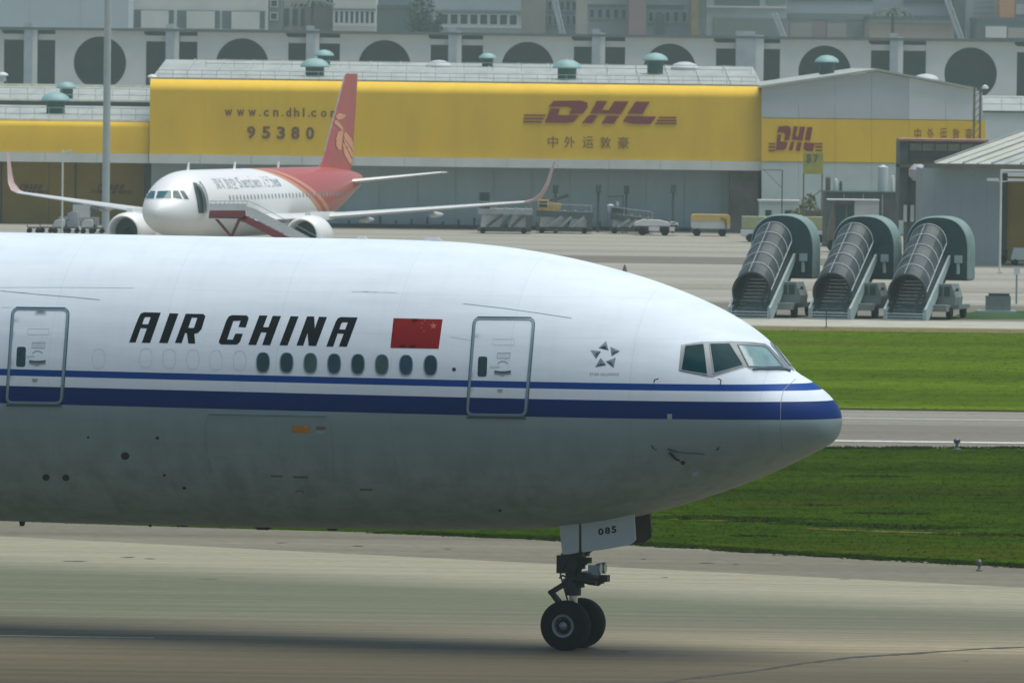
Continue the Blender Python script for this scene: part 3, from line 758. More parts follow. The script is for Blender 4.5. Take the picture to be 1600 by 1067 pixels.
# probes
def probe(pts, r=.012, name='probe'):
    m = MB(); ps = [skin(x, y, o) for x, y, o in pts]; m.path(ps, r, 6); m.build(name, MT['dsteel'], big)
probe([(1022, 597, .01), (1022.5, 594.5, .08), (1028.5, 594, .14)]); probe([(1125.5, 600, .01), (1125.5, 596, .08), (1120, 595.3, .14)])
probe([(1043, 701, .01), (1060, 702, .10), (1100, 704.5, .10)], .016, 'pitot_tube'); probe([(1046, 706, .02), (1056, 713, .10), (1062, 714, .12)], .03, 'pitot_tube')
probe([(1018, 695, .01), (1021, 699, .05), (1026, 701, .05)]); probe([(1119, 702, .01), (1122, 700, .05), (1122.5, 696, .05)])
m = MB(); m.lathe([(.0, 0), (.10, 0), (.085, .02), (.05, .03)], skin(1086, 737, .0), 'y', 14); 
m.build('sensor_plate', MT['greylabel'], big)
# belly and roof blades
def blade(px, py, h, l, name='blade_antenna', up=-1):
    p = lplane(px, py); m = MB()
    m.plate([[(-l / 2, 0), (l / 2, 0), (l * .25, h * up), (-l * .35, h * up)]], lambda u, v, w: (p.x + u, w - .015, p.z + v), .03)
    m.build(name, MT['dsteel'] if up < 0 else MT['white'], big)
blade(35, 813, .12, .15); blade(235, 818.5, .06, .08); blade(286, 819.5, .04, .35); blade(412, 822.5, .07, .42); blade(520, 825, .05, .3)
for x, y, h, l in ((500, 371.6, .05, .1), (566, 373.2, .05, .25), (677, 376.5, .07, .45)): blade(x, y, h, l, 'roof_antenna', 1)

# --- nose gear
def lp5(x, y, yy): return lplane(800 + x / 3.81, 760 + y / 3.81, yy)
def gear_door(name, pts, y, t=.05, mat=MT['gearwhite'], label=None):
    q = [lp5(a, b, y) for a, b in pts]; r = roundpoly([(p.x, p.z) for p in q], .03, 3)
    m = MB(); m.plate([r], lambda u, v, w: (u, y + w, v), t); o = m.build(name, mat, big)
    if label: o['label'] = label
    return o
fd_pts = [(412,170),(414,392),(560,372),(700,347),(722,330),(736,318),(722,110)]
aft_pts = [(280,190),(288,300),(300,404),(340,402),(396,392),(397,170)]
fd = gear_door('gear_door', fd_pts, -.62, label='white forward nose gear door with number')
gear_door('gear_door', aft_pts, -.62, label='white aft nose gear door')
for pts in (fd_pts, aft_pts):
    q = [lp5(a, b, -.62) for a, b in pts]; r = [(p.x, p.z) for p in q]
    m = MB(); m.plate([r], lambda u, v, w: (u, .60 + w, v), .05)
    o_ = m.build('gear_door', MT['doorshade'], big); o_['label'] = 'dark inner face of the far side gear door'  # bare dirty inner side with the belly's shade put into its colour
m = MB()
for ch, a, b in (('0', 513, 545), ('8', 553, 584), ('5', 592, 622)):
    sl_ = -18 * (a - 513) / 110
    text_fit(m, ch, lambda u, v: lp5(u, v + sl_, -.626), a, b, 288, 247, .035)
m.build('door_number', MT['ink'], fd)
# open gear bay behind the doors
m = MB(); a = lp5(380, 180, 0); b = lp5(730, 130, 0)
m.box(a.x - 1.0, b.x, -.58, .58, a.z + .1, a.z + .5); m.build('gear_bay', MT['dark'], big)
gear = MB(); gear.tube((0.02, 0, 1.15), (0.02, 0, 3.0), .17, .19, 20); gear.tube((.02, 0, 1.72), (.02, 0, 2.0), .26, .24, 18); gear.tube((.02, 0, 1.32), (.02, 0, 1.5), .25, .22, 18)
gear.bar((.1, 0, 1.9), (1.1, 0, 2.75), .12, .12); gear.bar((-.12, -.24, 1.95), (-.12, .24, 1.95), .14, .2); gear.box(-.3, -.02, -.2, .2, 1.62, 2.0)
gear.box(-.1, .3, -.28, .28, 1.98, 2.12)
strut = gear.build('strut', MT['dsteel'], big, True)
m = MB(); m.tube((.03, 0, .45), (.03, 0, 1.35), .095, n=20); m.build('oleo_piston', MT['steel'], strut, True)
tl = MB()
for s in (-.11, .11):
    tl.bar((-.10, s, 1.42), (-.46, s * .3, 1.20), .05, .10); tl.bar((-.46, s * .3, 1.20), (-.06, s, .72), .05, .10)
tl.tube((-.46, -.09, 1.20), (-.46, .09, 1.20), .055, n=12); tl.build('torque_link', MT['dsteel'], strut)
m = MB(); m.tube((.03, -.62, .535), (.03, .62, .535), .075, n=14); m.build('axle', MT['dsteel'], strut)
m = MB()
for k in range(5):
    z = 1.44 + .05 * math.sin(k * 1.7); y0 = -.22 + .11 * k
    m.path([(.1, y0, 1.5), (.32, y0 * 1.1, z), (.55, y0 * .8, z - .02), (.72, y0 * .6, 1.5)], .022, 6)
m.path([(-.1, -.2, 1.85), (-.2, -.24, 1.6), (-.12, -.2, 1.3), (-.05, -.12, 1.0), (.02, -.12, .7)], .018, 6)
m.path([(.16, -.2, 2.0), (.3, -.26, 1.85), (.22, -.2, 1.6)], .02, 6)
m.path([(-.12, .1, 1.5), (-.26, .12, 1.56), (-.3, .05, 1.5)], .02, 6)
m.build('hydraulic_line', MT['dsteel'], strut)
sa = MB(); sa.box(.2, .52, -.33, .33, 1.5, 1.66); sa.tube((.1, -.28, 1.52), (.62, -.28, 1.46), .07, n=12); sa.tube((.1, .28, 1.52), (.62, .28, 1.46), .07, n=12); sa.box(.42, .56, -.22, .22, 1.64, 1.80)
sa.bar((.2, -.2, 1.72), (.46, -.2, 1.95), .06, .06); sa.bar((.1, 0, 1.9), (.4, 0, 1.9), .2, .12)
sa.build('steering_actuator', MT['dsteel'], strut, True)
for s in (-.17, .17):
    m = MB(); m.lathe([(.02, 0), (.07, .02), (.115, .10), (.125, .17), (.12, .18)], (.50, s, 1.74), 'x', 16); lt = m.build('taxi_light', MT['frame'], strut, True)
    m = MB(); m.lathe([(.112, 0), (.112, .012)], (.50 + .172, s, 1.74), 'x', 16); m.build('lens', MT['steel'], lt)
m = MB(); m.box(.44, .66, -.33, -.22, 1.62, 1.82); m.build('light_bracket', MT['frame'], strut)
m = MB(); m.box(.62, .80, -.12, .12, 1.46, 1.60); m.build('tow_fitting', MT['dsteel'], strut)
def wheel(cx, cy, cz, R, W, par, rr, ax='y', steer=0.0, parts=True):
    S = Matrix.Translation((cx, cy, cz)) @ Matrix.Rotation(steer, 4, 'Z')
    prof = [(rr, -W*.36), (rr*1.12, -W*.44), (R*.80, -W*.50), (R*.92, -W*.44), (R*.985, -W*.30), (R, -W*.12), (R, W*.12), (R*.985, W*.30), (R*.92, W*.44), (R*.80, W*.50), (rr*1.12, W*.44), (rr, W*.36)]
    pr = []
    t = MB(); t.lathe(prof, (0, 0, 0), 'y', 48)
    # tread grooves stand as real recesses: thin rings lowered between ribs
    tt = MB(); tt.v = [tuple(S @ Vector(v)) for v in t.v]; tt.f = t.f; tt.m = t.m
    w = tt.build('wheel', MT['tyre'], par, True)
    if parts:
        for sgn in (-1, 1):
            r = MB(); r.lathe([(rr * 1.10, sgn * W * .40), (rr * 1.02, sgn * W * .47), (rr * .86, sgn * W * .46), (rr * .74, sgn * W * .38), (rr * .70, sgn * W * .20)], (0, 0, 0), 'y', 32, cap=False)
            for k in range(9):
                a = 2 * math.pi * k / 9; r.tube((rr * .68 * math.cos(a), sgn * W * .31, rr * .68 * math.sin(a)), (rr * .68 * math.cos(a), sgn * W * .36, rr * .68 * math.sin(a)), rr * .07, n=8)
            r.v = [tuple(S @ Vector(v)) for v in r.v]
            r.build('rim', MT['rim'], w, True)
            h_ = MB(); h_.lathe([(rr * .73, sgn * W * .22), (rr * .45, sgn * W * .24)], (0, 0, 0), 'y', 28); h_.v = [tuple(S @ Vector(v)) for v in h_.v]; h_.build('wheel_disc', MT['hub'], w, True)
            h_ = MB(); h_.lathe([(rr * .40, sgn * W * .25), (rr * .36, sgn * W * .42), (rr * .16, sgn * W * .50), (.02, sgn * W * .52)], (0, 0, 0), 'y', 20); h_.v = [tuple(S @ Vector(v)) for v in h_.v]; h_.build('hub_cap', MT['rim'], w, True)
    return w
for s in (-1, 1): wheel(.03 + .47 * s * math.sin(.06), s * .47, .532, .535, .40, strut, .235, steer=-.06)

# --- the rest of the aircraft, out of the frame to the left
def wing(name, secs, mat, parent, tf=lambda p: p, thick=.12, n=10, m_=None):
    rings = []
    for (xl, y, z, ch, th) in secs:
        r = []
        for i in range(2 * n):
            t = 2 * math.pi * i / (2 * n); c = (1 - math.cos(t)) / 2
            yt = th * 2.97 * (.2969 * math.sqrt(c) - .126 * c - .3516 * c**2 + .2843 * c**3 - .1036 * c**4) * ch * 1.68
            r.append(tf((xl - c * ch, y, z + (yt if t < math.pi else -yt * .6))))
        rings.append(r)
    o = MB(); o.loft(rings); return o.build(name, mat, parent, True)
for s in (-1, 1):
    wing('wing', [(-22, s*2.6, 3.4, 13.5, .12), (-28, s*10.5, 4.3, 8.4, .11), (-41, s*30.2, 6.2, 2.3, .10)], MT['wingm'], big)
    wing('tailplane', [(-58.5, s*.8, 7.0, 6.6, .10), (-64, s*10.7, 7.9, 2.4, .10)], MT['wingm'], big)
    e = MB(); e.lathe([(.05, -1.2), (1.5, -1.2), (1.52, -.3), (1.6, 0), (1.66, -.1), (1.78, -.5), (1.85, -1.6), (1.78, -3.6), (1.45, -5.2), (.9, -6.6), (.3, -7.4)], (-19.2, s*9.6, 2.75), 'x', 36)
    en = e.build('engine', MT['eng'], big, True)
    e = MB(); e.lathe([(1.34, 0), (1.30, -.02), (.3, .02), (.02, .3)], (-19.25, s*9.6, 2.75), 'x', 30); e.build('fan', MT['dsteel'], en)
    e = MB(); e.bar((-22.2, s*9.6, 4.4), (-26.5, s*9.6, 4.5), .5, .9); e.build('pylon', MT['wingm'], en)
    g = MB(); g.tube((-31.2, s*5.5, .9), (-31.2, s*5.0, 3.6), .22, n=14); mg = g.build('main_gear', MT['dsteel'], big, True)
    for dx in (-1.45, 0, 1.45):
        for dy in (-.7, .7): wheel(-31.2 + dx, s*5.5 + dy, .665, .665, .5, mg, .28)
    g = MB(); g.bar((-32.8, s*5.5, .68), (-29.6, s*5.5, .68), .3, .3); g.build('bogie_beam', MT['dsteel'], mg)
rg = []
for (z, xl, ch) in ((7.9, -56, 9.5), (9.2, -59, 8.0), (18.2, -67, 3.2)):
    r = []
    for i in range(20):
        t = 2 * math.pi * i / 20; c = (1 - math.cos(t)) / 2; yt = .10 * math.sqrt(max(0, c * (1 - c))) * ch * (1 if t < math.pi else -1)
        r.append((xl - c * ch, yt, z))
    rg.append(r)
MB().loft(rg).build('tail_fin', MT['white'], big, True)
# ------------------------------------------------------------------ the smaller airliner
MT.update(doorway=M('doorway_shade_paint', (.07, .10, .11), .8), jetwing=M('jet_wing_paint', (.56, .59, .58), .45, var=.05),
    jetwhite=M('jet_white_paint', (.80, .81, .79), .4, var=.03, coat=.2), jetred=M('jet_red_paint', (.38, .060, .046), .4, var=.08, coat=.2),
    tan=M('gold_emblem_paint', (.62, .30, .16), .45, var=.08), letgrey=M('jet_lettering_grey', (.36, .40, .40), .5), winj=M('jet_window_dark', (.22, .26, .27), .35),
    teal=glass('jet_windscreen', (.03, .13, .14), .12), stairred=M('stair_maroon', (.20, .025, .035), .5), stairwhite=M('stair_white', (.60, .62, .62), .5, var=.08),
)
PHI = math.radians(17.8)
JY = 471.0
jn = at(243, 330, JY)
jet = thing('narrow_body_airliner', 'parked white jet with red tail facing the camera, its forward door open', 'airliner', (jn.x, jn.y, -.18), math.atan2(-math.cos(PHI), -math.sin(PHI)))
JM = ROOTM[jet.name]; JI = JM.inverted()
T = [(0,3.30,3.30,0),(.04,3.48,3.13,.16),(.15,3.66,2.97,.38),(.4,3.93,2.72,.70),(.8,4.22,2.48,1.02),(1.2,4.46,2.31,1.25),(1.7,4.78,2.15,1.47),(2.2,5.12,2.03,1.63),(2.8,5.42,1.92,1.76),(3.5,5.66,1.83,1.86),(4.5,5.82,1.76,1.94),(6,5.88,1.74,1.975),(24,5.88,1.74,1.975),(26,5.88,1.92,1.95),(28.5,5.87,2.45,1.80),(31,5.82,3.10,1.50),(33.5,5.70,3.72,1.08),(35.5,5.54,4.20,.68),(37,5.36,4.55,.34),(37.57,5.20,4.80,.16)]
rings = []
tj = [.002, .01, .04, .09, .15, .25, .4, .6, .8, 1, 1.2, 1.45, 1.7, 1.95, 2.2, 2.5, 2.8, 3.2, 3.6, 4, 4.5, 5.2, 6] + [7 + k for k in range(17)] + [24, 25, 26, 27, 28.5, 30, 31, 32, 33.5, 34.5, 35.5, 36.3, 37, 37.3, 37.57]
for t in tj:
    zt = hermite([(a[0], a[1]) for a in T], t); zb = hermite([(a[0], a[2]) for a in T], t); w = hermite([(a[0], a[3]) for a in T], t)
    zc = (zt + zb) / 2; rings.append([(-t, w * math.sin(2 * math.pi * i / 56), zc + (zt - zc) * math.cos(2 * math.pi * i / 56)) for i in range(56)])
jf = MB().loft(rings)
bvh_jet = BVHTree.FromPolygons([Vector(v) for v in jf.v], jf.f)
def jet_livery():
    m, nt, b = new_mat('jet_livery')
    tc = nd(nt, 'ShaderNodeTexCoord'); sp = nd(nt, 'ShaderNodeSeparateXYZ'); nt.links.new(tc.outputs['Object'], sp.inputs[0])
    # the red sweeps forward over the crown: q grows aft and upwards
    t = math_(nt, 'MULTIPLY', sp.outputs[0], -1.0)
    zz = math_(nt, 'SUBTRACT', 5.9, sp.outputs[2])
    q = math_(nt, 'SUBTRACT', t, math_(nt, 'MULTIPLY', math_(nt, 'POWER', math_(nt, 'MAXIMUM', zz, 0.001), .75), 3.9))
    mr = nd(nt, 'ShaderNodeMapRange'); mr.inputs[1].default_value = 0; mr.inputs[2].default_value = 40; nt.links.new(q, mr.inputs[0])
    p = lambda v: v / 40
    W = (.80, .81, .79); Rd = (.42, .075, .055); TN = (.60, .28, .13)
    r = ramp(nt, [(0, W), (p(15.6), TN), (p(16.5), Rd), (p(17.3), TN), (p(18.0), Rd)], 'CONSTANT'); nt.links.new(mr.outputs[0], r.inputs[0])
    nt.links.new(r.outputs[0], b.inputs['Base Color']); b.inputs['Roughness'].default_value = .38; b.inputs['Coat Weight'].default_value = .2
    return m
jliv = jet_livery()
jf.build('fuselage', jliv, jet, smooth='all')
def jd(name, loops, mat, parent, off=.01, sp_=3, thick=0.0): return decal(name, loops, mat, parent, off, sp_, thick, JI, bvh_jet)
JC = (180, 230, 7.1136)
wf = jd('windscreen_frame', [crop([(318,580),(352,492),(380,480),(640,478),(760,480),(800,520),(830,584),(600,582)], *JC)], MT['jetwhite'], jet, .012)
for q in ([(322,574),(348,500),(366,487),(450,489),(432,575)], [(474,492),(620,486),(622,573),(452,573)], [(645,486),(700,487),(746,580),(640,566)], [(716,486),(762,489),(786,520),(816,580),(764,578)]):
    jd('pane', [crop(q, *JC)], MT['teal'] if q[0][0] < 600 else MT['winglass'], wf, .02)
# doorway as a dark skin patch with its shade in the colour; door swung forward
dw = jd('doorway', [crop([(862,392),(905,400),(952,500),(975,600),(985,735),(925,735),(905,600),(880,480)], *JC)], MT['doorway'], jet, .012)
def jp_(x, y, z): return (x, y, z)
m = MB()
ring = []
for k in range(7):
    z = 3.35 + (5.25 - 3.35) * k / 6; yy = 1.975 * math.sqrt(max(0, 1 - ((z - 3.81) / 2.07) ** 2))
    ring.append((z, yy))
for (xa, off, tk) in ((-3.72, .10, .10),):
    rr_ = [[(-3.75, y + .05, z), (-2.9, y + .34, z), (-2.9, y + .22, z), (-3.75, y - .05, z)] for z, y in ring]
    m.loft(rr_)
dj = m.build('door', MT['stairwhite'], jet); dj['label'] = 'open forward cabin door swung towards the nose'
# cabin windows along the port side, lettering
for k in range(38):
    t = 7.6 + k * .635
    if t > 31: break
    q = []
    for (dz, w_) in ((-.15, .10), (.15, .10)):
        pass
    z = 4.22; zc_, hh = 3.81, 2.07
    y0 = interp([(a[0], a[3]) for a in T], t) * math.sqrt(1 - ((z - zc_) / hh) ** 2)
    if t > 26: y0 = None
    ringp = []
    for i in range(10):
        a = 2 * math.pi * i / 10; ringp.append((-(t + .12 * math.cos(a)), z + .17 * math.sin(a)))
    vs = []
    for x_, z_ in ringp:
        h_ = bvh_jet.ray_cast(Vector((x_, 6, z_)), Vector((0, -1, 0)))[0]
        vs.append((h_.x, h_.y + .012, h_.z))
    mm = MB(); mm.add(vs, [tuple(range(9, -1, -1))]); mm.build('cabin_window', MT['winj'], jet)
def port_skin(u, v):                                     # unrolled port side: u metres aft, v height
    h_ = bvh_jet.ray_cast(Vector((-u, 6, v)), Vector((0, -1, 0)))
    return h_[0] + h_[1].normalized() * .012 if h_[0] else Vector((-u, 1.9, v))
x = 5.9
for ch, w_ in (('深', .84), ('圳', .84), ('航', .84), ('空', .84)):
    m = MB(); text_fit(m, ch, port_skin, x, x + w_, 4.74, 5.40, .012); m.build('title_letter', MT['letgrey'], jet); x += w_ + .12
x += .3
wd = {'S': .72, 'h': .62, 'e': .62, 'n': .62, 'z': .55, 'A': .8, 'i': .24, 'r': .42, 'l': .24, 's': .55, ' ': .45}
for ch in 'Shenzhen Airlines':
    w_ = wd[ch] * .80
    if ch != ' ':
        tall = ch in 'ShAil'
        m = MB(); text_fit(m, ch, port_skin, x, x + w_ * .92, 4.78, 5.42 if tall else 5.25, .02); m.build('title_letter', MT['letgrey'], jet)
    x += w_ * 1.02
# wings with turned-up tips
for s in (-1, 1):
    secs = [(-12.0, s*1.7, 2.75, 6.3, .13), (-14.6, s*6.4, 3.1, 3.9, .12), (-19.8, s*16.6, 4.05, 1.6, .11)]
    w_ = wing('wing', secs, MT['jetwing'], jet)
    def tipsec(xl, y, z, ch, ang, th=.10, n=10):
        r = []
        for i in range(2 * n):
            t = 2 * math.pi * i / (2 * n); c = (1 - math.cos(t)) / 2
            yt = th * 2.97 * (.2969 * math.sqrt(c) - .126 * c - .3516 * c**2 + .2843 * c**3 - .1036 * c**4) * ch * 1.68
            q = yt if t < math.pi else -yt
            r.append((xl - c * ch, y - s * q * math.sin(ang), z + q * math.cos(ang)))
        return r
    m = MB().loft([tipsec(-19.8, s*16.6, 4.05, 1.6, .1), tipsec(-20.1, s*17.1, 4.22, 1.5, .5), tipsec(-20.5, s*17.45, 4.65, 1.05, 1.05, .07), tipsec(-20.9, s*17.65, 5.2, .8, 1.3, .06), tipsec(-21.5, s*17.95, 6.55, .4, 1.4, .06)])
    m.build('wing_tip_fence', bpy.data.materials.get('wing_tip_pink') or M('wing_tip_pink', (.46, .33, .31), .45, var=.1), w_, True)
    for yy, xx in ((6.9, -17.2), (10.8, -19.0)):
        m = MB(); m.lathe([(.02, 0), (.16, -.4), (.2, -1.2), (.12, -2.2), (.02, -2.8)], (xx, s * yy, 3.0 + (yy - 6.4) * .09 - .22), 'x', 12); m.build('flap_fairing', MT['wingm'], w_, True)
    wing('tailplane', [(-31.9, s*.6, 4.85, 3.9, .09), (-35.1, s*6.2, 5.55, 1.5, .09)], MT['jetwhite'], jet)
    e = MB(); e.lathe([(.02, -.98), (.86, -.98), (.88, -.4), (.90, -.08), (.96, -.02), (1.06, -.07), (1.17, -.45), (1.22, -1.3), (1.12, -2.4), (.86, -3.3), (.80, -3.32), (.45, -3.3), (.42, -4.0), (.1, -4.7)], (-9.9, s*5.75, 1.98), 'x', 36)
    en = e.build('engine', MT['jetwhite'], jet, True)
    e = MB(); e.lathe([(.855, -.96), (.84, -.93), (.30, -.92), (.05, -.55)], (-9.9, s*5.75, 1.98), 'x', 30); e.build('fan', glass('fan_dark_%s' % ('port' if s > 0 else 'starboard'), (.012, .035, .045), .4), en, True)
    e = MB(); e.lathe([(.875, -.6), (.885, -.12), (.93, .03), (.985, .05), (1.07, -.04), (1.12, -.2)], (-9.9, s*5.75, 1.98), 'x', 36, cap=False); e.build('intake_lip', MT['jetwhite'], en, True)
    e = MB(); e.bar((-10.9, s*5.75, 3.15), (-15.2, s*5.75, 3.1), .35, .5); e.build('pylon', MT['jetwhite'], en)
    g = MB(); g.tube((-17.7, s*3.8, .6), (-17.7, s*3.8, 2.7), .13, n=12); mg = g.build('main_gear', MT['dsteel'], jet, True)
    for dy in (-.42, .42): wheel(-17.7, s*3.8 + dy, .74, .575, .4, mg, .25, parts=False)
g = MB(); g.tube((-5.07, 0, .6), (-5.07, 0, 1.95), .1, n=12); ng = g.build('nose_gear', MT['dsteel'], jet, True)
for dy in (-.25, .25): wheel(-5.07, dy, .56, .38, .22, ng, .18, parts=False)
# fin with its emblem
rg = []
for (z, xl, ch) in ((5.55, -28.6, 6.9), (6.2, -30.0, 5.75), (11.55, -34.15, 2.5), (11.72, -34.4, 2.2)):
    r = []
    for i in range(20):
        t = 2 * math.pi * i / 20; c = (1 - math.cos(t)) / 2; yt = .085 * math.sqrt(max(0, c * (1 - c))) * ch * (1 if t < math.pi else -1)
        r.append((xl - c * ch, yt, z))
    rg.append(r)
fm = MB().loft(rg); fin = fm.build('tail_fin', MT['jetred'], jet, True)
bvh_fin = BVHTree.FromPolygons([Vector(v) for v in fm.v], fm.f)
le = MB(); le.bar((-30.35, 0, 6.75), (-34.1, 0, 11.5), .05, .10); le.build('leading_edge', MT['lip'], fin)
FC = (380, 100, 3.81)
def fd_(name, pts, mat=MT['tan']): return decal(name, [crop(pts, *FC)], mat, fin, .03, 2, 0, JI, bvh_fin)
fd_('crest_feather', [(548,312),(570,296),(590,300),(610,306),(598,322),(580,332),(560,334)]); fd_('crest_feather', [(541,340),(556,336),(578,360),(596,392),(588,398),(560,372),(543,358)])
fd_('crest_feather', [(562,405),(580,398),(596,400),(590,420),(586,470),(582,510),(566,515),(552,490),(550,450)])
for k in range(4):
    dx, dy = k * 11, k * -6
    fd_('crest_feather', [[(588,470),(600,478),(640,560),(668,612),(664,630),(630,592),(600,540)], [(590,440),(600,446),(640,510),(667,566),(668,600),(646,560),(606,484)], [(592,412),(604,418),(640,470),(666,520),(668,552),(640,500),(602,444)], [(597,404),(608,406),(640,444),(664,500),(664,512),(636,462),(606,420)]][k])
for x_, h in ((-5.3, .45), (-13.5, .42), (-21.5, .38)):
    m = MB(); m.plate([[(x_, 5.84), (x_ - .38, 5.84), (x_ - .42, 5.88 + h), (x_ - .28, 5.88 + h)]], lambda u, v, w: (u, w - .02, v), .04); m.build('blade_antenna', MT['jetwhite'], jet)

# ------------------------------------------------------------------ passenger stairs at its door
sd = MB()
st0 = JM @ Vector((-3.6, 2.2, 0)); sx = JM.to_3x3() @ Vector((-1, 0, 0)); sy = JM.to_3x3() @ Vector((0, 1, 0))
stair = thing('passenger_stairs', 'maroon and white passenger stairs standing at the open door of the parked jet', 'airstairs', (jn.x, jn.y, 0), 0)
SY = 466.0
def spt(px, py, dy=0.0): return at(px, py, SY + dy) - Vector((jn.x, jn.y, 0))
def splate(name, pts, dy, t, mat, par=stair):
    q = [spt(x, y, dy) for x, y in pts]
    m = MB(); m.plate([[(p.x, p.z) for p in q]], lambda u, v, w: (u, q[0].y + w, v), t); return m.build(name, mat, par)
splate('platform_side', [(327, 318.5), (385, 318.5), (385, 329), (327, 329)], 0, .05, MT['stairwhite'])
splate('platform_skirt', [(327, 329), (384, 329), (384, 342), (326, 341)], 0, .06, MT['stairred'])
q0 = spt(327, 341); q1 = spt(385, 341)
m = MB(); m.box(q0.x, q1.x, q0.y, q0.y + 2.2, q0.z - .05, q0.z + .05); m.build('platform', MT['stairwhite'], stair)
splate('platform_side', [(327, 318.5), (385, 318.5), (385, 329), (327, 329)], 2.2, .05, MT['stairwhite'])
end = (505, 394)
for dy in (0, 1.7):
    splate('stair_side', [(385, 322), (400, 327), (end[0], end[1] - 12), (end[0], end[1]), (385, 336)], dy, .05, MT['stairwhite'])
    splate('stair_stringer', [(385, 337), (end[0] - 12, end[1] - 2), (end[0] - 30, end[1] + 2), (385, 349), (368, 344)], dy, .06, MT['stairred'])
for k in range(16):
    p = spt(388 + k * 7, 338 + k * 3.5); m = MB(); m.box(p.x, p.x + .3, p.y + .06, p.y + 1.7, p.z - .04, p.z); m.build('step', MT['stairwhite'], stair)
hr = MB()
for dy in (0, 1.7): hr.path([spt(327, 314.5, dy), spt(388, 314.5, dy), spt(402, 320, dy), spt(end[0], end[1] - 19, dy)], .02)
for k in range(9):
    hr.path([spt(330 + k * 7, 314.5), spt(330 + k * 7, 320)], .012)
hr.build('handrail', MT['frame'], stair)['kind'] = 'stuff'
c0 = spt(345, 341); base = MB(); base.box(c0.x - .6, c0.x + 4.6, c0.y + .2, c0.y + 1.9, .45, .8); ch = base.build('chassis', MT['stairwhite'], stair)
for dx in (-.1, 3.9):
    for dy in (.3, 1.8):
        w_ = MB(); w_.lathe([(.1, -.12), (.38, -.12), (.42, 0), (.38, .12), (.1, .12)], (c0.x + dx, c0.y + dy, .42), 'y', 18); w_.build('wheel', MT['tyre'], stair, True)
m = MB(); m.bar((c0.x + .1, c0.y + 1, .8), (q1.x - .4, c0.y + 1, q1.z), .18, .18); m.bar((c0.x + 1.6, c0.y + 1, .8), (q0.x + .3, c0.y + 1, q1.z), .16, .16); m.build('lift_strut', MT['stairred'], stair)
# ------------------------------------------------------------------ three covered boarding stairs
MT.update(
    hood=M('hood_fabric_teal', (.022, .062, .068), .8, var=.25, ns=1.2, bump=.02), hoodside=M('hood_fabric_skylit', (.20, .30, .28), .7, var=.2, ns=1.2, bump=.02),  # second teal is the hood fabric with sky light put into its colour
    skinblk=M('tunnel_dark_panel', (.012, .026, .030), .5, var=.2), rib=M('rib_aluminium', (.50, .58, .60), .4, .2), beam=M('stringer_grey', (.33, .43, .42), .5, var=.1, ns=2),
    tread=M('tread_plate', (.09, .15, .165), .45, .3, var=.3, ns=4), cabd=M('cab_dark', (.035, .05, .05), .5), deck=M('tug_grey', (.16, .20, .19), .6, var=.2),
)
gm, gnt, gb = new_mat('polycarbonate_pane')
gn = noise(gnt, .8, 4, mapping(gnt, (1, 1, 1))); gr_ = ramp(gnt, [(.35, (.018, .034, .040)), (.65, (.075, .088, .085))]); gnt.links.new(gn.outputs[0], gr_.inputs[0])
gnt.links.new(gr_.outputs[0], gb.inputs['Base Color']); gb.inputs['Roughness'].default_value = .38; gb.inputs['Specular IOR Level'].default_value = .2
MT['poly'] = gm
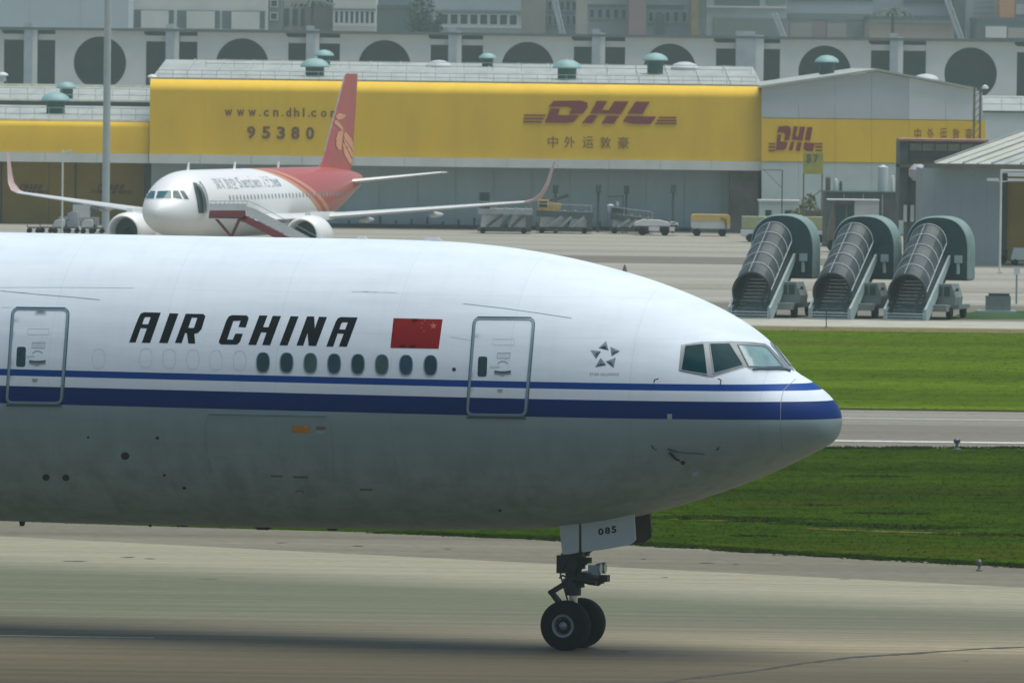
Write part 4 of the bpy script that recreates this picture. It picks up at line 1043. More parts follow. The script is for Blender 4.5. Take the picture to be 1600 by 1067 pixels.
def covered_stair():
    """local frame: +Y runs up the stairs, origin on the ground below the foot of the stairs, centre"""
    r = thing('covered_boarding_stairs', 'leftmost of three covered boarding stairs, nearest the white jet nose', 'boarding stairs', (0, 0, 0), 0, 'covered boarding stairs parked on the apron')
    W = .93                                               # half width of the tunnel
    y0, z0, y1, z1 = .35, 1.30, 4.45, 3.72                     # spring line of the vault, foot to head
    sl_ = (z1 - z0) / (y1 - y0)
    def arc(t, rad=W, n=9, a0=0.0, a1=math.pi, up=0.0):
        y = y0 + (y1 - y0) * t; z = z0 + (z1 - z0) * t + up
        return [(rad * math.cos(a0 + (a1 - a0) * i / (n - 1)), y, z + rad * 1.0 * math.sin(a0 + (a1 - a0) * i / (n - 1))) for i in range(n)]
    # side skins
    for s in (-1, 1):
        m = MB(); X = s * W
        def q(t, dz): return (X, y0 + (y1 - y0) * t, z0 + (z1 - z0) * t + dz)
        m.plate([[(0, -.95), (0, .05), (1, .05), (1, -1.25), (.25, -1.35)]], lambda u, v, w: (X - s * w, y0 + (y1 - y0) * u, z0 + (z1 - z0) * u + v), .04)
        m.build('side_panel', MT['skinblk'], r)
    # vault panes between the ribs
    for b in range(5):
        for (a0, a1) in ((0.02, math.pi * .27), (math.pi * .27, math.pi * .5), (math.pi * .5, math.pi * .75), (math.pi * .75, math.pi - .02)):
            m = MB(); A = arc(b / 5 + .006, W - .01, 5, a0, a1); B = arc((b + 1) / 5 - .006, W - .01, 5, a0, a1)
            A2 = arc(b / 5 + .006, W - .04, 5, a0, a1); B2 = arc((b + 1) / 5 - .006, W - .04, 5, a0, a1)
            m.loft([A + A2[::-1], B + B2[::-1]]); m.build('pane', MT['poly'], r, True)
    for k in range(6):
        m = MB(); m.path(arc(k / 5, W + .012, 17), .026, 5); m.build('rib', MT['rib'], r)
    for ang in (0.0, math.pi * .56):
        m = MB(); m.path([arc(t, W + .016, 2, ang, ang)[0] for t in (0, 1)], .024 if ang == 0 else .014, 5); m.build('rail', MT['rib'], r)
    # mouth of the tunnel: thick dark hoop flaring to the foot
    m = MB(); rr_ = []
    for (rad, dy) in ((W + .05, -.10), (W + .07, .0), (W - .03, .02), (W - .05, -.08)):
        rr_.append([(rad * math.cos(a), y0 + dy, z0 + rad * math.sin(a)) for a in np.linspace(-.62, math.pi + .62, 29)])
    m.loft(rr_ + [rr_[0]], False, 0, False); m.build('mouth_hoop', MT['skinblk'], r, True)
    # steps, stringers, foot
    for k in range(17):
        y = .12 + k * .27; z = .16 + k * .168
        m = MB(); m.box(-W + .08, W - .08, y, y + .27, z - .04, z); m.box(-W + .08, W - .08, y, y + .02, z - .16, z - .04); m.build('step', MT['tread'], r)
    for s in (-1, 1):
        m = MB(); m.bar((s * (W - .03), .05, .30), (s * (W - .03), 1.1, .92), .05, .35); m.build('kick_plate', MT['tread'], r)
        m = MB()
        m.plate([[(-.05, .0), (.45, .0), (5.0, 2.95), (4.7, 3.12), (-.05, .55)]], lambda u, v, w: (s * (W + .10) + w - .06, u, v), .12)
        m.build('stringer', MT['beam'], r)
    m = MB()
    for z in (.04, .18, .32): m.bar((-W, 0, z), (W, 0, z), .04, .045)
    m.bar((-W, 0, 0.0), (-W, 0, .75), .05, .05); m.bar((W, 0, 0.0), (W, 0, .42), .05, .05)
    m.build('foot_guard', MT['rib'], r)['kind'] = 'stuff'
    # big bellows hood at the head
    cx, hw, zb, zt = .38, 1.58, 1.95, 5.0
    def hoop(y, g=0.0, n=22):
        pts = []; R_ = 1.35
        a_ = hw + g
        out = [(cx + a_, y, zb - g * .3)]
        for i in range(n + 1):
            t = math.pi * i / n
            c, q_ = math.cos(t), math.sin(t)
            out.append((cx + a_ * math.copysign(abs(c) ** .78, c), y, (zt - 1.75) + (1.75 + g) * abs(q_) ** .80))
        out.append((cx - a_, y, zb - g * .3)); return out
    m = MB(); m.loft([hoop(4.7, -.02) + [(cx - hw, 4.7, zb), (cx + hw, 4.7, zb)][:0], hoop(4.68, -.28), hoop(4.68, -.9)], False, 0, False)
    # front face sheet around the vault
    front = hoop(4.7, -.02); m2 = MB()
    m2.plate([[(p[0], p[2]) for p in front]], lambda u, v, w: (u, 4.7 + w, v), .06); m2.build('hood_front', MT['hood'], r)
    for k in range(4):
        y = 4.72 + k * .36; m = MB()
        A = hoop(y, -.03); B = hoop(y + .10, .05); Cc = hoop(y + .26, .05); D = hoop(y + .36, -.03)
        A2 = hoop(y, -.09); D2 = hoop(y + .36, -.09)
        m.loft([A, B, Cc, D, D2, A2, A], False, 0, False); m.build('bellows_fold', MT['hoodside'] if k else MT['hoodside'], r, True)
    m = MB(); m.box(cx - hw + .02, cx + hw - .02, 4.74, 6.1, zb - .08, zb + .02); m.build('hood_floor', MT['skinblk'], r)
    # lamp and control box on the hood
    m = MB(); m.box(cx + .98, cx + 1.32, 4.40, 4.69, 2.75, 3.12); m.tube((cx + 1.15, 4.5, 2.72), (cx + 1.15, 4.5, 2.2), .09, n=10); m.build('control_box', MT['beam'], r)
    # tug chassis below
    m = MB(); m.box(-.7, 1.75, 2.0, 6.2, .48, .68); m.box(.9, 1.75, 1.3, 2.6, .42, .74); ch = m.build('chassis', MT['deck'], r)
    m = MB(); m.plate([[(.95, .7), (1.9, .7), (1.95, 1.1), (1.72, 1.75), (.95, 1.75)]], lambda u, v, w: (u, 2.4 + w, v), 1.5); cb = m.build('cab', MT['deck'], r)
    for a, b_ in ((1.0, 1.28), (1.36, 1.66)):
        m = MB(); m.box(a, b_, 2.38, 2.395, 1.15, 1.62); m.build('cab_window', MT['cabd'], cb)
    m = MB(); m.path([(1.7, 2.5, 1.3), (1.95, 2.45, 1.45)], .02); m.lathe([(.02, 0), (.09, .0), (.09, .03)], (2.02, 2.40, 1.48), 'y', 10); m.build('mirror', MT['cabd'], cb)
    m = MB(); m.bar((-.3, 3.3, .6), (-.3, 5.6, 1.95), .14, .14); m.bar((.6, 3.3, .6), (.6, 5.6, 1.95), .14, .14); m.build('lift_strut', MT['deck'], r)['kind'] = 'stuff'
    for (x_, y_) in ((.62, 2.2), (1.7, 2.2), (-.6, 5.4), (1.6, 5.4)):
        w = MB(); w.lathe([(.12, -.12), (.28, -.12), (.33, -.04), (.33, .04), (.28, .12), (.12, .12)], (0, 0, 0), 'x', 18)
        w.v = [(v[0] + x_, v[1] + y_, v[2] + .33) for v in w.v]; w.build('wheel', MT['tyre'], r, True)
    return r
cs = covered_stair()
FOOT_Y = gp(1300, 499).y
spots = [(1171, 'leftmost of the three covered boarding stairs, closest to the big jet'), (1297, 'middle one of the three covered boarding stairs'), (1414, 'rightmost of the three covered boarding stairs')]
for k, (px, lb) in enumerate(spots):
    o = cs if k == 0 else copy_tree(cs)
    p = at(px, 499, FOOT_Y); o.location = (p.x, FOOT_Y + (0, .25, -.1)[k], 0); o.rotation_euler = (0, 0, -math.radians((16.4, 17.6, 17.0)[k])); o['label'] = lb

# ------------------------------------------------------------------ small things on the field
def post_thing(name, label, cat, px, py, h, r, mat, group=None, head=None):
    p = gp(px, py); t = thing(name, label, cat, (p.x, p.y, 0), 0, group)
    m = MB(); m.tube((0, 0, 0), (0, 0, h), r, n=10); m.build('stem', mat, t)
    m = MB(); m.lathe([(r * 2.6, 0), (r * 2.6, .04), (r * 1.6, .06)], (0, 0, 0), 'z', 14); m.build('base_plate', mat, t)
    if head: m = MB(); m.lathe([(r * 1.2, 0), (r * 2.2, .03), (r * 2.2, .12), (r * .6, .18)], (0, 0, h), 'z', 12); m.build('lamp_head', head, t)
    return t
blue = M('light_lens_grey', (.08, .09, .09), .3)
post_thing('edge_light', 'small grey edge light on the grass verge beside the runway line', 'edge light', 1495, 703, .22, .05, MT['deck'], None, blue)
post_thing('edge_light', 'tiny light stub on the pale shoulder at the lower right grass edge', 'edge light', 1530, 892, .12, .03, MT['deck'], None, blue)
post_thing('marker_post', 'thin dark marker post at the grass edge below the middle covered stairs', 'post', 1291, 512, .82, .025, MT['cabd'])
p = gp(976, 432); t = thing('warning_cone', 'lone dark pointed marker standing on the pale apron above the jet roofline', 'cone', (p.x, p.y, 0))
m = MB(); m.box(-.32, .32, -.32, .32, 0, .08); m.build('base', MT['cabd'], t)
m = MB(); m.lathe([(.24, .08), (.16, .25), (.06, .62), (.025, .66), (.02, .72)], (0, 0, 0), 'z', 14); m.build('body', M('cone_brown', (.085, .07, .055), .7), t, True)
# flower heads in the near lawn are below the size of a pixel; low shrub patch at the right
def leaf_blob(mb, c, rx, ry, rz, n, size, rs):
    for _ in range(n):
        u = Vector(rs.normal(0, 1, 3)); u.normalize(); q = rs.uniform(.35, 1) ** .5
        p = Vector((c[0] + u.x * rx * q, c[1] + u.y * ry * q, max(.02, c[2] + u.z * rz * q)))
        a = Vector(rs.normal(0, 1, 3)).normalized() * size * rs.uniform(.5, 1.3); b_ = Vector(rs.normal(0, 1, 3)).normalized() * size * rs.uniform(.4, .9)
        mb.add([p - a, p + b_, p + a, p - b_], [(0, 1, 2, 3)])
rs = np.random.RandomState(3)
mound = [gp(1478, 499), gp(1500, 490), gp(1535, 486), (gp(1600, 486)), gp(2300, 486), gp(2300, 500)]
m = MB(); m.add([(p.x, p.y, .010) for p in mound], [tuple(range(len(mound)))]); m.build('grass_patch', M('patch_green', (.045, .085, .035), .9, var=.3, ns=.5, spec=0))['kind'] = 'structure'
p = gp(1560, 489); t = thing('equipment_cabinet', 'small grey-green cabinet with a dark lid on the grass at the right edge', 'cabinet', (p.x, p.y, 0))
m = MB(); m.box(-.62, .62, 0, .8, .0, .86); m.build('body', MT['deck'], t); m = MB(); m.box(-.48, .56, .05, .7, .861, .98); m.build('lid', MT['cabd'], t); m = MB(); m.box(-1.1, .9, -.3, .9, .0, .12); m.build('plinth', MT['beam'], t)
p = gp(1588, 475); t = thing('utility_post', 'grey post with a white plate beside the small cabinet at the right edge', 'post', (p.x, p.y, 0))
m = MB(); m.tube((0, 0, 0), (0, 0, 2.0), .05, n=10); m.build('pole', MT['frame'], t); m = MB(); m.box(-.16, .16, -.08, -.05, 1.55, 1.95); m.build('plate', MT['stairwhite'], t)
# ------------------------------------------------------------------ courier cargo building
MT.update(
    yel=M('courier_yellow', (.75, .485, .022), .8, var=.07, ns=.5, stretch=(1, 1, .3)), yeld=M('courier_yellow_wall_shade', (.42, .27, .03), .7, var=.12, ns=.4),
    maroon=M('courier_maroon', (.22, .028, .03), .55, var=.1), eqw=M('equipment_white', (.60, .60, .58), .55, var=.08, ns=1), brownl=M('faded_brown_letter', (.17, .085, .025), .6, var=.15),
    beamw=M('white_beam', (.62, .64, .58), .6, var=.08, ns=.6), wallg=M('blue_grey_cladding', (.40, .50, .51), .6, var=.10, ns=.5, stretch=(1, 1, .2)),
    roofm=M('pale_roof_sheet', (.38, .41, .36), .45, .1, var=.16, ns=.7, stretch=(1, .2, 1)), roofe=M('roof_edge_cream', (.74, .72, .55), .6, var=.15, ns=2),
    gab=M('gable_grey', (.46, .50, .50), .6, var=.05, ns=.4), gabl=M('gable_light', (.60, .64, .63), .6, var=.05, ns=.4), low=M('pale_green_wall', (.46, .53, .50), .6, var=.08, ns=.5),
    vent=M('ventilator_teal', (.22, .38, .36), .5, var=.12), ventb=M('ventilator_body', (.035, .10, .085), .6), railm=M('roof_rail', (.45, .48, .46), .5, .3),
    bark=M('bark', (.09, .07, .05), .9), pier=M('pier_blue_grey', (.33, .38, .41), .7, var=.12, ns=.6), conc=M('white_concrete', (.60, .62, .60), .75, var=.07, ns=.3), eave=M('eave_dark', (.10, .12, .12), .8),
    inner=M('hall_interior_haze', (.09, .125, .13), .85, var=.3, ns=.15), brw=M('brown_cladding', (.13, .11, .075), .7, var=.2, ns=1), yg=M('yellow_green_paint', (.34, .32, .06), .6),  # hall interior lightened, distance haze put into its colour
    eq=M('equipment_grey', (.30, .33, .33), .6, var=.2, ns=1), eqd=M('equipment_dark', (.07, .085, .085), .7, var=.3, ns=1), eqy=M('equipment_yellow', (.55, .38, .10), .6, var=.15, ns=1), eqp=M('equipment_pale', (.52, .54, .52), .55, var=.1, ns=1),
)
DY = 585.0
b0 = at(232, 360, DY); b1 = at(1190, 360, DY)
dhl = thing('cargo_warehouse', 'long yellow courier cargo warehouse behind the parked jet', 'warehouse', (0, DY, 0))
DI = ROOTM[dhl.name].inverted()
def dl(px, py, Y=DY): return DI @ at(px, py, Y)
X0, X1 = b0.x, b1.x
zBeam0, zBeam1, zVert, zTop = 4.62, 5.30, 9.95, 10.85
prof = [(0, zBeam1), (0, zVert - .6), (0, zVert - .05), (0, zVert)] + [(1.6 * (1 - math.cos(a)), zVert + (zTop - zVert) * math.sin(a)) for a in np.linspace(.08, math.pi / 2, 16)]
npan = 22; pw = (X1 - X0) / npan
pan = None
for k in range(npan):
    if pan is None:
        m = MB()
        out = [(y, z) for y, z in prof]; inn = [(y + .12, z - .08) for y, z in prof][::-1]
        m.plate([out + inn], lambda u, v, w: (w, u, v), pw - .004); pan = m.build('fascia_panel', MT['yel'], dhl, True); pan.location.x = X0
    else:
        c = pan.copy(); COL.objects.link(c); c.location.x = X0 + k * pw
m = MB(); m.box(X0, X1, 1.4, 1.75, zTop - .12, zTop + .10); m.build('roof_edge', MT['roofe'], dhl)
m = MB(); m.box(X0 + .02, X1 - .02, 1.2, 1.38, zTop - .1, zTop + .03); m.build('gutter', MT['eave'], dhl)
nb = 12; bw = (X1 - X0) / nb
for k in range(nb):
    m = MB(); m.box(X0 + k * bw, X0 + (k + 1) * bw - .02, -.25, .2, zBeam0, zBeam1 - .01); m.build('canopy_beam', MT['beamw'], dhl)
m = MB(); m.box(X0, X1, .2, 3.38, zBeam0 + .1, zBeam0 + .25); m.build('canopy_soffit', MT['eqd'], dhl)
# recessed cladding wall under the canopy, panel by panel
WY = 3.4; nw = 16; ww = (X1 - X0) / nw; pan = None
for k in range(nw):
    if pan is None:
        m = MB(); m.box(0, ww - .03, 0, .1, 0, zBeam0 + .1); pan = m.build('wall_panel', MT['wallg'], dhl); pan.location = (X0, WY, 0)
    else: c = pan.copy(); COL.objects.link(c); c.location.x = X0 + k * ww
# roof: front slope to the ridge, back slope
RY = 26.0; zR = 12.25
rX1 = at(1190, 137, DY).x
nr = 20; rw = (X1 - X0) / nr; pan = None
for k in range(nr):
    if pan is None:
        m = MB(); m.plate([[(1.7, zTop + .0), (RY, zR), (RY * 2, zTop), (RY * 2, zTop - .1), (RY, zR - .1), (1.7, zTop - .1)]], lambda u, v, w: (w, u, v), rw - .03); pan = m.build('roof_sheet', MT['roofm'], dhl); pan.location.x = X0
    else: c = pan.copy(); COL.objects.link(c); c.location.x = X0 + k * rw
for k in range(1, nr):
    m = MB(); m.bar((X0 + k * rw, 1.8, zTop + .06), (X0 + k * rw, RY, zR + .06), .08, .06); m.build('roof_seam', MT['railm'], dhl)
m = MB(); m.box(X0 + .1, X1 - .1, 3.6, 50, 0, zTop - .15); m.build('wall', MT['wallg'], dhl)
def railing(name, par, xa, xb, y, zf, step=1.1, h=.55, mat=MT['railm'], r=.022):
    n = max(1, int((xb - xa) / step)); m = MB()
    for hh in (h, h * .5): m.bar((xa, y, zf + hh), (xb, y, zf + hh), r * 2, r * 2)
    o = m.build(name, mat, par); o['kind'] = 'stuff'
    p0 = None
    for k in range(n + 1):
        if p0 is None: m = MB(); m.bar((0, 0, 0), (0, 0, h), r * 1.6, r * 1.6); p0 = m.build('rail_post', mat, par); p0.location = (xa, y, zf)
        else: c = p0.copy(); COL.objects.link(c); c.location.x = xa + k * (xb - xa) / n
railing('railing', dhl, X0 + .5, X1 - .5, 2.2, zTop + .02, 1.06, .62)
railing('railing', dhl, X0 + 3.5, X1 - .5, 15, zTop + .85, 2.1, .6)
def vent(px, py, Y, w, name='roof_ventilator', par=dhl, capm='vent', bodym='ventb', hb=None):
    I = ROOTM[par.name].inverted(); p = I @ at(px, py, Y); s = sc(Y); R_ = w / s / 2; hb = hb or R_ * 1.05
    m = MB(); m.lathe([(R_ * .62, -hb), (R_ * .64, 0)], p, 'z', 14); a = m.build(name, MT[bodym], par, True)
    m = MB(); m.lathe([(R_ * .98, -R_ * .06), (R_, R_ * .02), (R_ * .86, R_ * .26), (R_ * .5, R_ * .48), (R_ * .06, R_ * .56)], p, 'z', 20); m.build('cowl', MT[capm], a, True)
vent(492, 104, 592, 46); vent(506, 87, 606, 32); vent(762, 91, 607, 28); vent(886, 106, 592, 46); vent(1024, 94, 600, 40); vent(1292, 97, 603, 38)
vent(238, 121, 587, 16, capm='gabl', bodym='gab')
for px, py, w in ((686, 103, 42), (1070, 106, 44), (1447, 124, 40)):
    p = dl(px, py, 606); R_ = w / sc(606) / 2
    m = MB(); m.lathe([(R_, -.4), (R_, 0), (R_ * .8, R_ * .24), (R_ * .4, R_ * .38), (.02, R_ * .42)], p, 'z', 20); m.build('skylight_dome', MT['gab'], dhl, True)
# large logo, lettering
LOGO = [[(228,668),(262,632),(430,630),(470,642),(472,672),(440,712),(355,715),(375,682),(350,668)], [(240,680),(300,682),(284,720),(418,725),(385,762),(340,770),(205,768)],
        [(530,632),(595,634),(560,690),(605,690),(640,634),(728,636),(680,715),(488,710)], [(480,722),(535,724),(500,772),(437,770)], [(590,726),(668,727),(635,775),(560,772)],
        [(772,637),(860,638),(815,715),(722,712)], [(715,727),(900,730),(865,778),(750,775),(695,760)]]
BARS = [[(76,717),(212,718),(208,726),(74,725)], [(74,739),(200,740),(196,748),(72,747)], [(72,759),(188,760),(184,768),(70,767)],
        [(920,731),(1028,732),(1028,740),(914,739)], [(910,751),(1028,752),(1028,760),(904,759)], [(898,769),(1028,770),(1028,778),(892,777)]]
def logo(par, box, Y, mat=MT['maroon'], t=.08, bars=True, src=(70, 1028, 630, 778)):
    I = ROOTM[par.name].inverted()
    L = LOGO + (BARS if bars else [])
    for q in L:
        pts = [(box[0] + (x - src[0]) / (src[1] - src[0]) * (box[1] - box[0]), box[2] + (y - src[2]) / (src[3] - src[2]) * (box[3] - box[2])) for x, y in q]
        w3 = [I @ at(x, y, Y) for x, y in pts]
        m = MB(); m.plate([[(p.x, p.z) for p in w3]], lambda u, v, w: (u, w3[0].y - t + w, v), t); m.build('logo_shape', mat, par)
logo(dhl, (817.5, 1057, 157.5, 194.5), DY - .01)
def letters(par, txt, x0, x1, y0, y1, Y, mat, bold=.02, widths=None, t=.06):
    I = ROOTM[par.name].inverted(); n = len(txt); adv = (x1 - x0) / n
    for k, ch in enumerate(txt):
        if ch == ' ': continue
        wf = (widths or {}).get(ch, .74); cx = x0 + adv * (k + .5)
        a, b_ = cx - adv * wf / 2, cx + adv * wf / 2
        top = y0 if ch not in 'wcnom.' else y0 + (y1 - y0) * .28
        if ch == '.': top = y1 - (y1 - y0) * .2
        sl = ROLL * (cx - x0)
        m = MB(); text_fit(m, ch, lambda u, v: I @ at(u, v + sl, Y - t), a, b_, y1, top, bold)
        m.build('letter', mat, par)
def letters_at(par, items, y0, y1, Y, mat, bold):
    I = ROOTM[par.name].inverted()
    for ch, cx, w in items:
        top = y0 if ch not in 'wcnom.' else y0 + (y1 - y0) * .28
        if ch == '.': top = y1 - (y1 - y0) * .2
        sl = ROLL * (cx - items[0][1])
        m = MB(); text_fit(m, ch, lambda u, v: I @ at(u, v + sl, Y - .06), cx - w / 2, cx + w / 2, y1, top, bold); m.build('letter', mat, par)
letters_at(dhl, [('w', 357, 12), ('w', 376, 12), ('w', 394, 12), ('.', 406, 2.5), ('c', 416, 8), ('n', 431, 8), ('.', 441.5, 2.5), ('d', 451, 8), ('h', 463.5, 8), ('l', 474.5, 2.5), ('.', 482.5, 2.5), ('c', 490, 8), ('o', 506, 8.5), ('m', 523, 13)], 167.5, 181.5, DY, MT['brownl'], .02)
letters_at(dhl, [('9', 392.5, 13), ('5', 416, 13), ('3', 439, 13), ('8', 461.5, 13), ('0', 484.5, 13)], 197.5, 217, DY, MT['brownl'], .03)
letters_at(dhl, [('中', 864, 16), ('外', 890, 17), ('运', 919, 17), ('敦', 946, 17), ('豪', 974, 17)], 213, 231, DY, MT['brownl'], .0)
# dark service bay closing the right end of the recess
p = dl(1140, 360, DY); p2 = dl(1184, 360, DY)
m = MB(); m.box(p.x, p2.x, 1.2, 3.36, 0, zBeam0 + .08); m.build('service_bay', M('service_bay_brown', (.16, .14, .12), .8, var=.3, ns=.7), dhl)
for k in range(26):                                        # bollard-like fixings along the foot of the wall
    px = 545 + k * 24.5
    if px > 1135: break
    p = dl(px, 355, DY + 2.7); m = MB(); m.box(p.x - .08, p.x + .08, p.y, p.y + .16, .0, .55 + .15 * (k % 3)); m.build('wall_guard', MT['eqd'], dhl)
m = MB(); m.box(X0, X1, WY - .25, WY - .03, 0, .28); m.build('plinth', MT['eqd'], dhl)

# gable block at the right end
gb_ = thing('gable_hall', 'pale gable-ended hall with a yellow band right of the long warehouse', 'warehouse', (0, DY - 1, 0))
GI = ROOTM[gb_.name].inverted(); GY = DY - 1
def gl(px, py): return GI @ at(px, py, GY)
def gpanel(name, pts, mat, y=0.0, t=.15):
    q = [gl(*p) for p in pts]; m = MB(); m.plate([[(p.x, p.z) for p in q]], lambda u, v, w: (u, y + w, v), t); return m.build(name, mat, gb_)
def gtop(x): return 137 + (112 - 137) * (x - 1190) / 180 if x < 1370 else 112 + (141 - 112) * (x - 1370) / 152
xs = [1190, 1248, 1305, 1362, 1420]
for a, b_ in zip(xs, xs[1:]):
    pts = [(a, 184 + ROLL * (a - 1190)), (b_ - .4, 184 + ROLL * (b_ - 1190)), (b_ - .4, gtop(b_))] + ([(1370, 112)] if a < 1370 < b_ else []) + [(a, gtop(a))]
    gpanel('upper_panel', pts, MT['gab'])
xs = [1420, 1478, 1535]
for a, b_ in zip(xs, xs[1:]):
    gpanel('upper_panel', [(a, 184 + ROLL * (a - 1190)), (b_ - .4, 184 + ROLL * (b_ - 1190)), (b_ - .4, gtop(b_)), (a, gtop(a))], MT['gabl'])
xs = [1190, 1248, 1305, 1362, 1420, 1480, 1540]
for a, b_ in zip(xs, xs[1:]):
    r0 = ROLL * (a - 1190); r1 = ROLL * (b_ - 1190)
    gpanel('yellow_panel', [(a, 252 + r0), (b_ - .3, 252 + r1), (b_ - .3, 185 + r1), (a, 185 + r0)], MT['yel'], -.06, .2)
    gpanel('lower_panel', [(a, 366), (b_ - .3, 366), (b_ - .3, 252.6 + r1), (a, 252.6 + r0)], MT['low'])
for side, (xa, ya, xb, yb) in (('l', (1186, 138, 1370, 111)), ('r', (1370, 111, 1526, 141))):
    A = gl(xa, ya); B = gl(xb, yb); n = 1
    m = MB(); m.add([(A.x, -.5, A.z), (B.x, -.5, B.z), (B.x, -.5, B.z + .16), (A.x, -.5, A.z + .16), (A.x, 42, A.z), (B.x, 42, B.z), (B.x, 42, B.z + .16), (A.x, 42, A.z + .16)],
                    [(0,1,2,3), (7,6,5,4), (0,4,5,1), (1,5,6,2), (2,6,7,3), (3,7,4,0)]); m.build('roof_slope', MT['roofm'], gb_)
a = gl(1192, 300); b_ = gl(1533, 300); m = MB(); m.box(a.x, b_.x, .2, 41, 0, 9.4); m.build('wall', MT['low'], gb_)
logo(gb_, (1202, 1285, 197, 238), GY - .07, src=(70, 1028, 632, 776), bars=False) if False else None
def logo_gable():
    for q in LOGO:
        pts = [(1212 + (x - 205) / (900 - 205) * 61, 197 + (y - 630) / 148 * 40) for x, y in q]
        w3 = [gl(x, y) for x, y in pts]; m = MB(); m.plate([[(p.x, p.z) for p in w3]], lambda u, v, w: (u, -.14 + w, v), .08); m.build('logo_shape', MT['maroon'], gb_)
    for xa, xb in ((1201, 1211), (1274, 1285)):
        for y in (224, 229, 234.5):
            q = [gl(xa, y), gl(xb, y), gl(xb, y + 2), gl(xa, y + 2)]; m = MB(); m.plate([[(p.x, p.z) for p in q]], lambda u, v, w: (u, -.12 + w, v), .06); m.build('logo_shape', MT['maroon'], gb_)
logo_gable()
letters(gb_, '中外运敦豪', 1424, 1524, 200, 219.5, GY - .05, MT['maroon'], .0, {'中': .5, '外': .5, '运': .55, '敦': .55, '豪': .55})

# lower wing at the left with stepped roof
lw = thing('low_warehouse_wing', 'lower yellow warehouse wing with white stepped roofs at the left edge', 'warehouse', (0, DY + .5, 0))
LX0 = at(-900, 300, DY).x; LX1 = X0 - .05; LI = ROOTM[lw.name].inverted()
z8 = at(100, 189, DY).z; n = 14; w8 = (LX1 - LX0) / n; pan = None
for k in range(n):
    if pan is None:
        out = [(0, zBeam1), (0, z8 - .45), (.12, z8 - .2), (.45, z8)]; inn = [(y + .1, z - .05) for y, z in out][::-1]
        m = MB(); m.plate([out + inn], lambda u, v, w: (w, u, v), w8 - .004); pan = m.build('fascia_panel', MT['yel'], lw, True); pan.location.x = LX0
    else: c = pan.copy(); COL.objects.link(c); c.location.x = LX0 + k * w8
for k in range(n):
    m = MB(); m.box(LX0 + k * w8, LX0 + (k + 1) * w8 - .02, -.25, .2, zBeam0 - .02, zBeam1 - .01); m.build('canopy_beam', MT['beamw'], lw)
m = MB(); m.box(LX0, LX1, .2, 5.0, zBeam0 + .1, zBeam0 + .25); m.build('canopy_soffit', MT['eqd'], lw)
m = MB(); m.box(LX0, LX1, .38, .62, z8 - .02, z8 + .12); m.build('roof_edge', MT['roofe'], lw)
for k in range(n):
    m = MB(); m.box(LX0 + k * w8, LX0 + (k + 1) * w8 - .03, 5.0, 5.1, 0, zBeam0 + .1); m.build('wall_panel', MT['yeld'], lw)  # darker yellow, the canopy's shade put into the wall colour
def slope(name, ya, za, yb, zb, par, xa, xb, mat=MT['roofm'], nn=10):
    w = (xb - xa) / nn; p0 = None
    for k in range(nn):
        if p0 is None: m = MB(); m.plate([[(ya, za), (yb, zb), (yb, zb - .12), (ya, za - .12)]], lambda u, v, q: (q, u, v), w - .03); p0 = m.build(name, mat, par); p0.location.x = xa
        else: c = p0.copy(); COL.objects.link(c); c.location.x = xa + k * w
zs1 = at(100, 158, DY + 22).z; zs2 = at(100, 134, DY + 46).z
slope('roof_sheet', .6, z8 - .02, 22, zs1 - .35, lw, LX0, LX1); slope('roof_sheet', 22.4, zs1, 46, zs2 - .1, lw, LX0, LX1)
m = MB(); m.box(LX0, LX1, 22.0, 22.3, zs1 - .8, zs1 - .05); m.build('roof_step', MT['eave'], lw)
m = MB(); m.box(LX0, LX1, 5.2, 46, 0, z8 - .9); m.build('wall', MT['wallg'], lw)
m = MB(); m.box(LX0, LX1, 21.85, 22.5, zs1 - .02, zs1 + .12); m.build('roof_edge', MT['roofe'], lw)
m = MB(); m.box(LX0, LX1, 45.8, 46.3, zs2 - .2, zs2 + .1); m.build('roof_edge', MT['roofe'], lw)
railing('railing', lw, LX0, LX1, 1.2, z8, 1.05, .95); railing('railing', lw, LX0, LX1, 23, zs1, 1.3, .95)
vent(87, 157, 596, 46, par=lw); vent(104, 137, 612, 32, par=lw); vent(4, 118, 612, 18, par=lw, capm='gabl', bodym='gab')
p = at(234, 300, DY); m = MB(); m.box(p.x - .6, p.x - .1, 3.2, 4.9, 0, zBeam0 + .08); m.build('gap_shade_box', MT['eqd'], lw)  # dark box stands for the shaded gap between the two wings
for bx in ((22, 76, 288, 302), (142, 206, 288, 303)):
    for q in LOGO + BARS:
        pts = [(bx[0] + (x - 70) / 958 * (bx[1] - bx[0]), bx[2] + (y - 630) / 148 * (bx[3] - bx[2])) for x, y in q]
        w3 = [LI @ at(x, y, DY + 5.48) for x, y in pts]; m = MB(); m.plate([[(a_.x, a_.z) for a_ in w3]], lambda u, v, w: (u, 4.94 + w, v), .05); m.build('logo_shape', MT['brownl'], lw)
for px in (2, 118):                                        # door seams in the yellow wall
    p = at(px, 300, DY + 5.5); m = MB(); m.box(p.x - .06, p.x + .06, 4.9, 4.98, 0, 4.5); m.build('door_seam', MT['eqd'], lw)

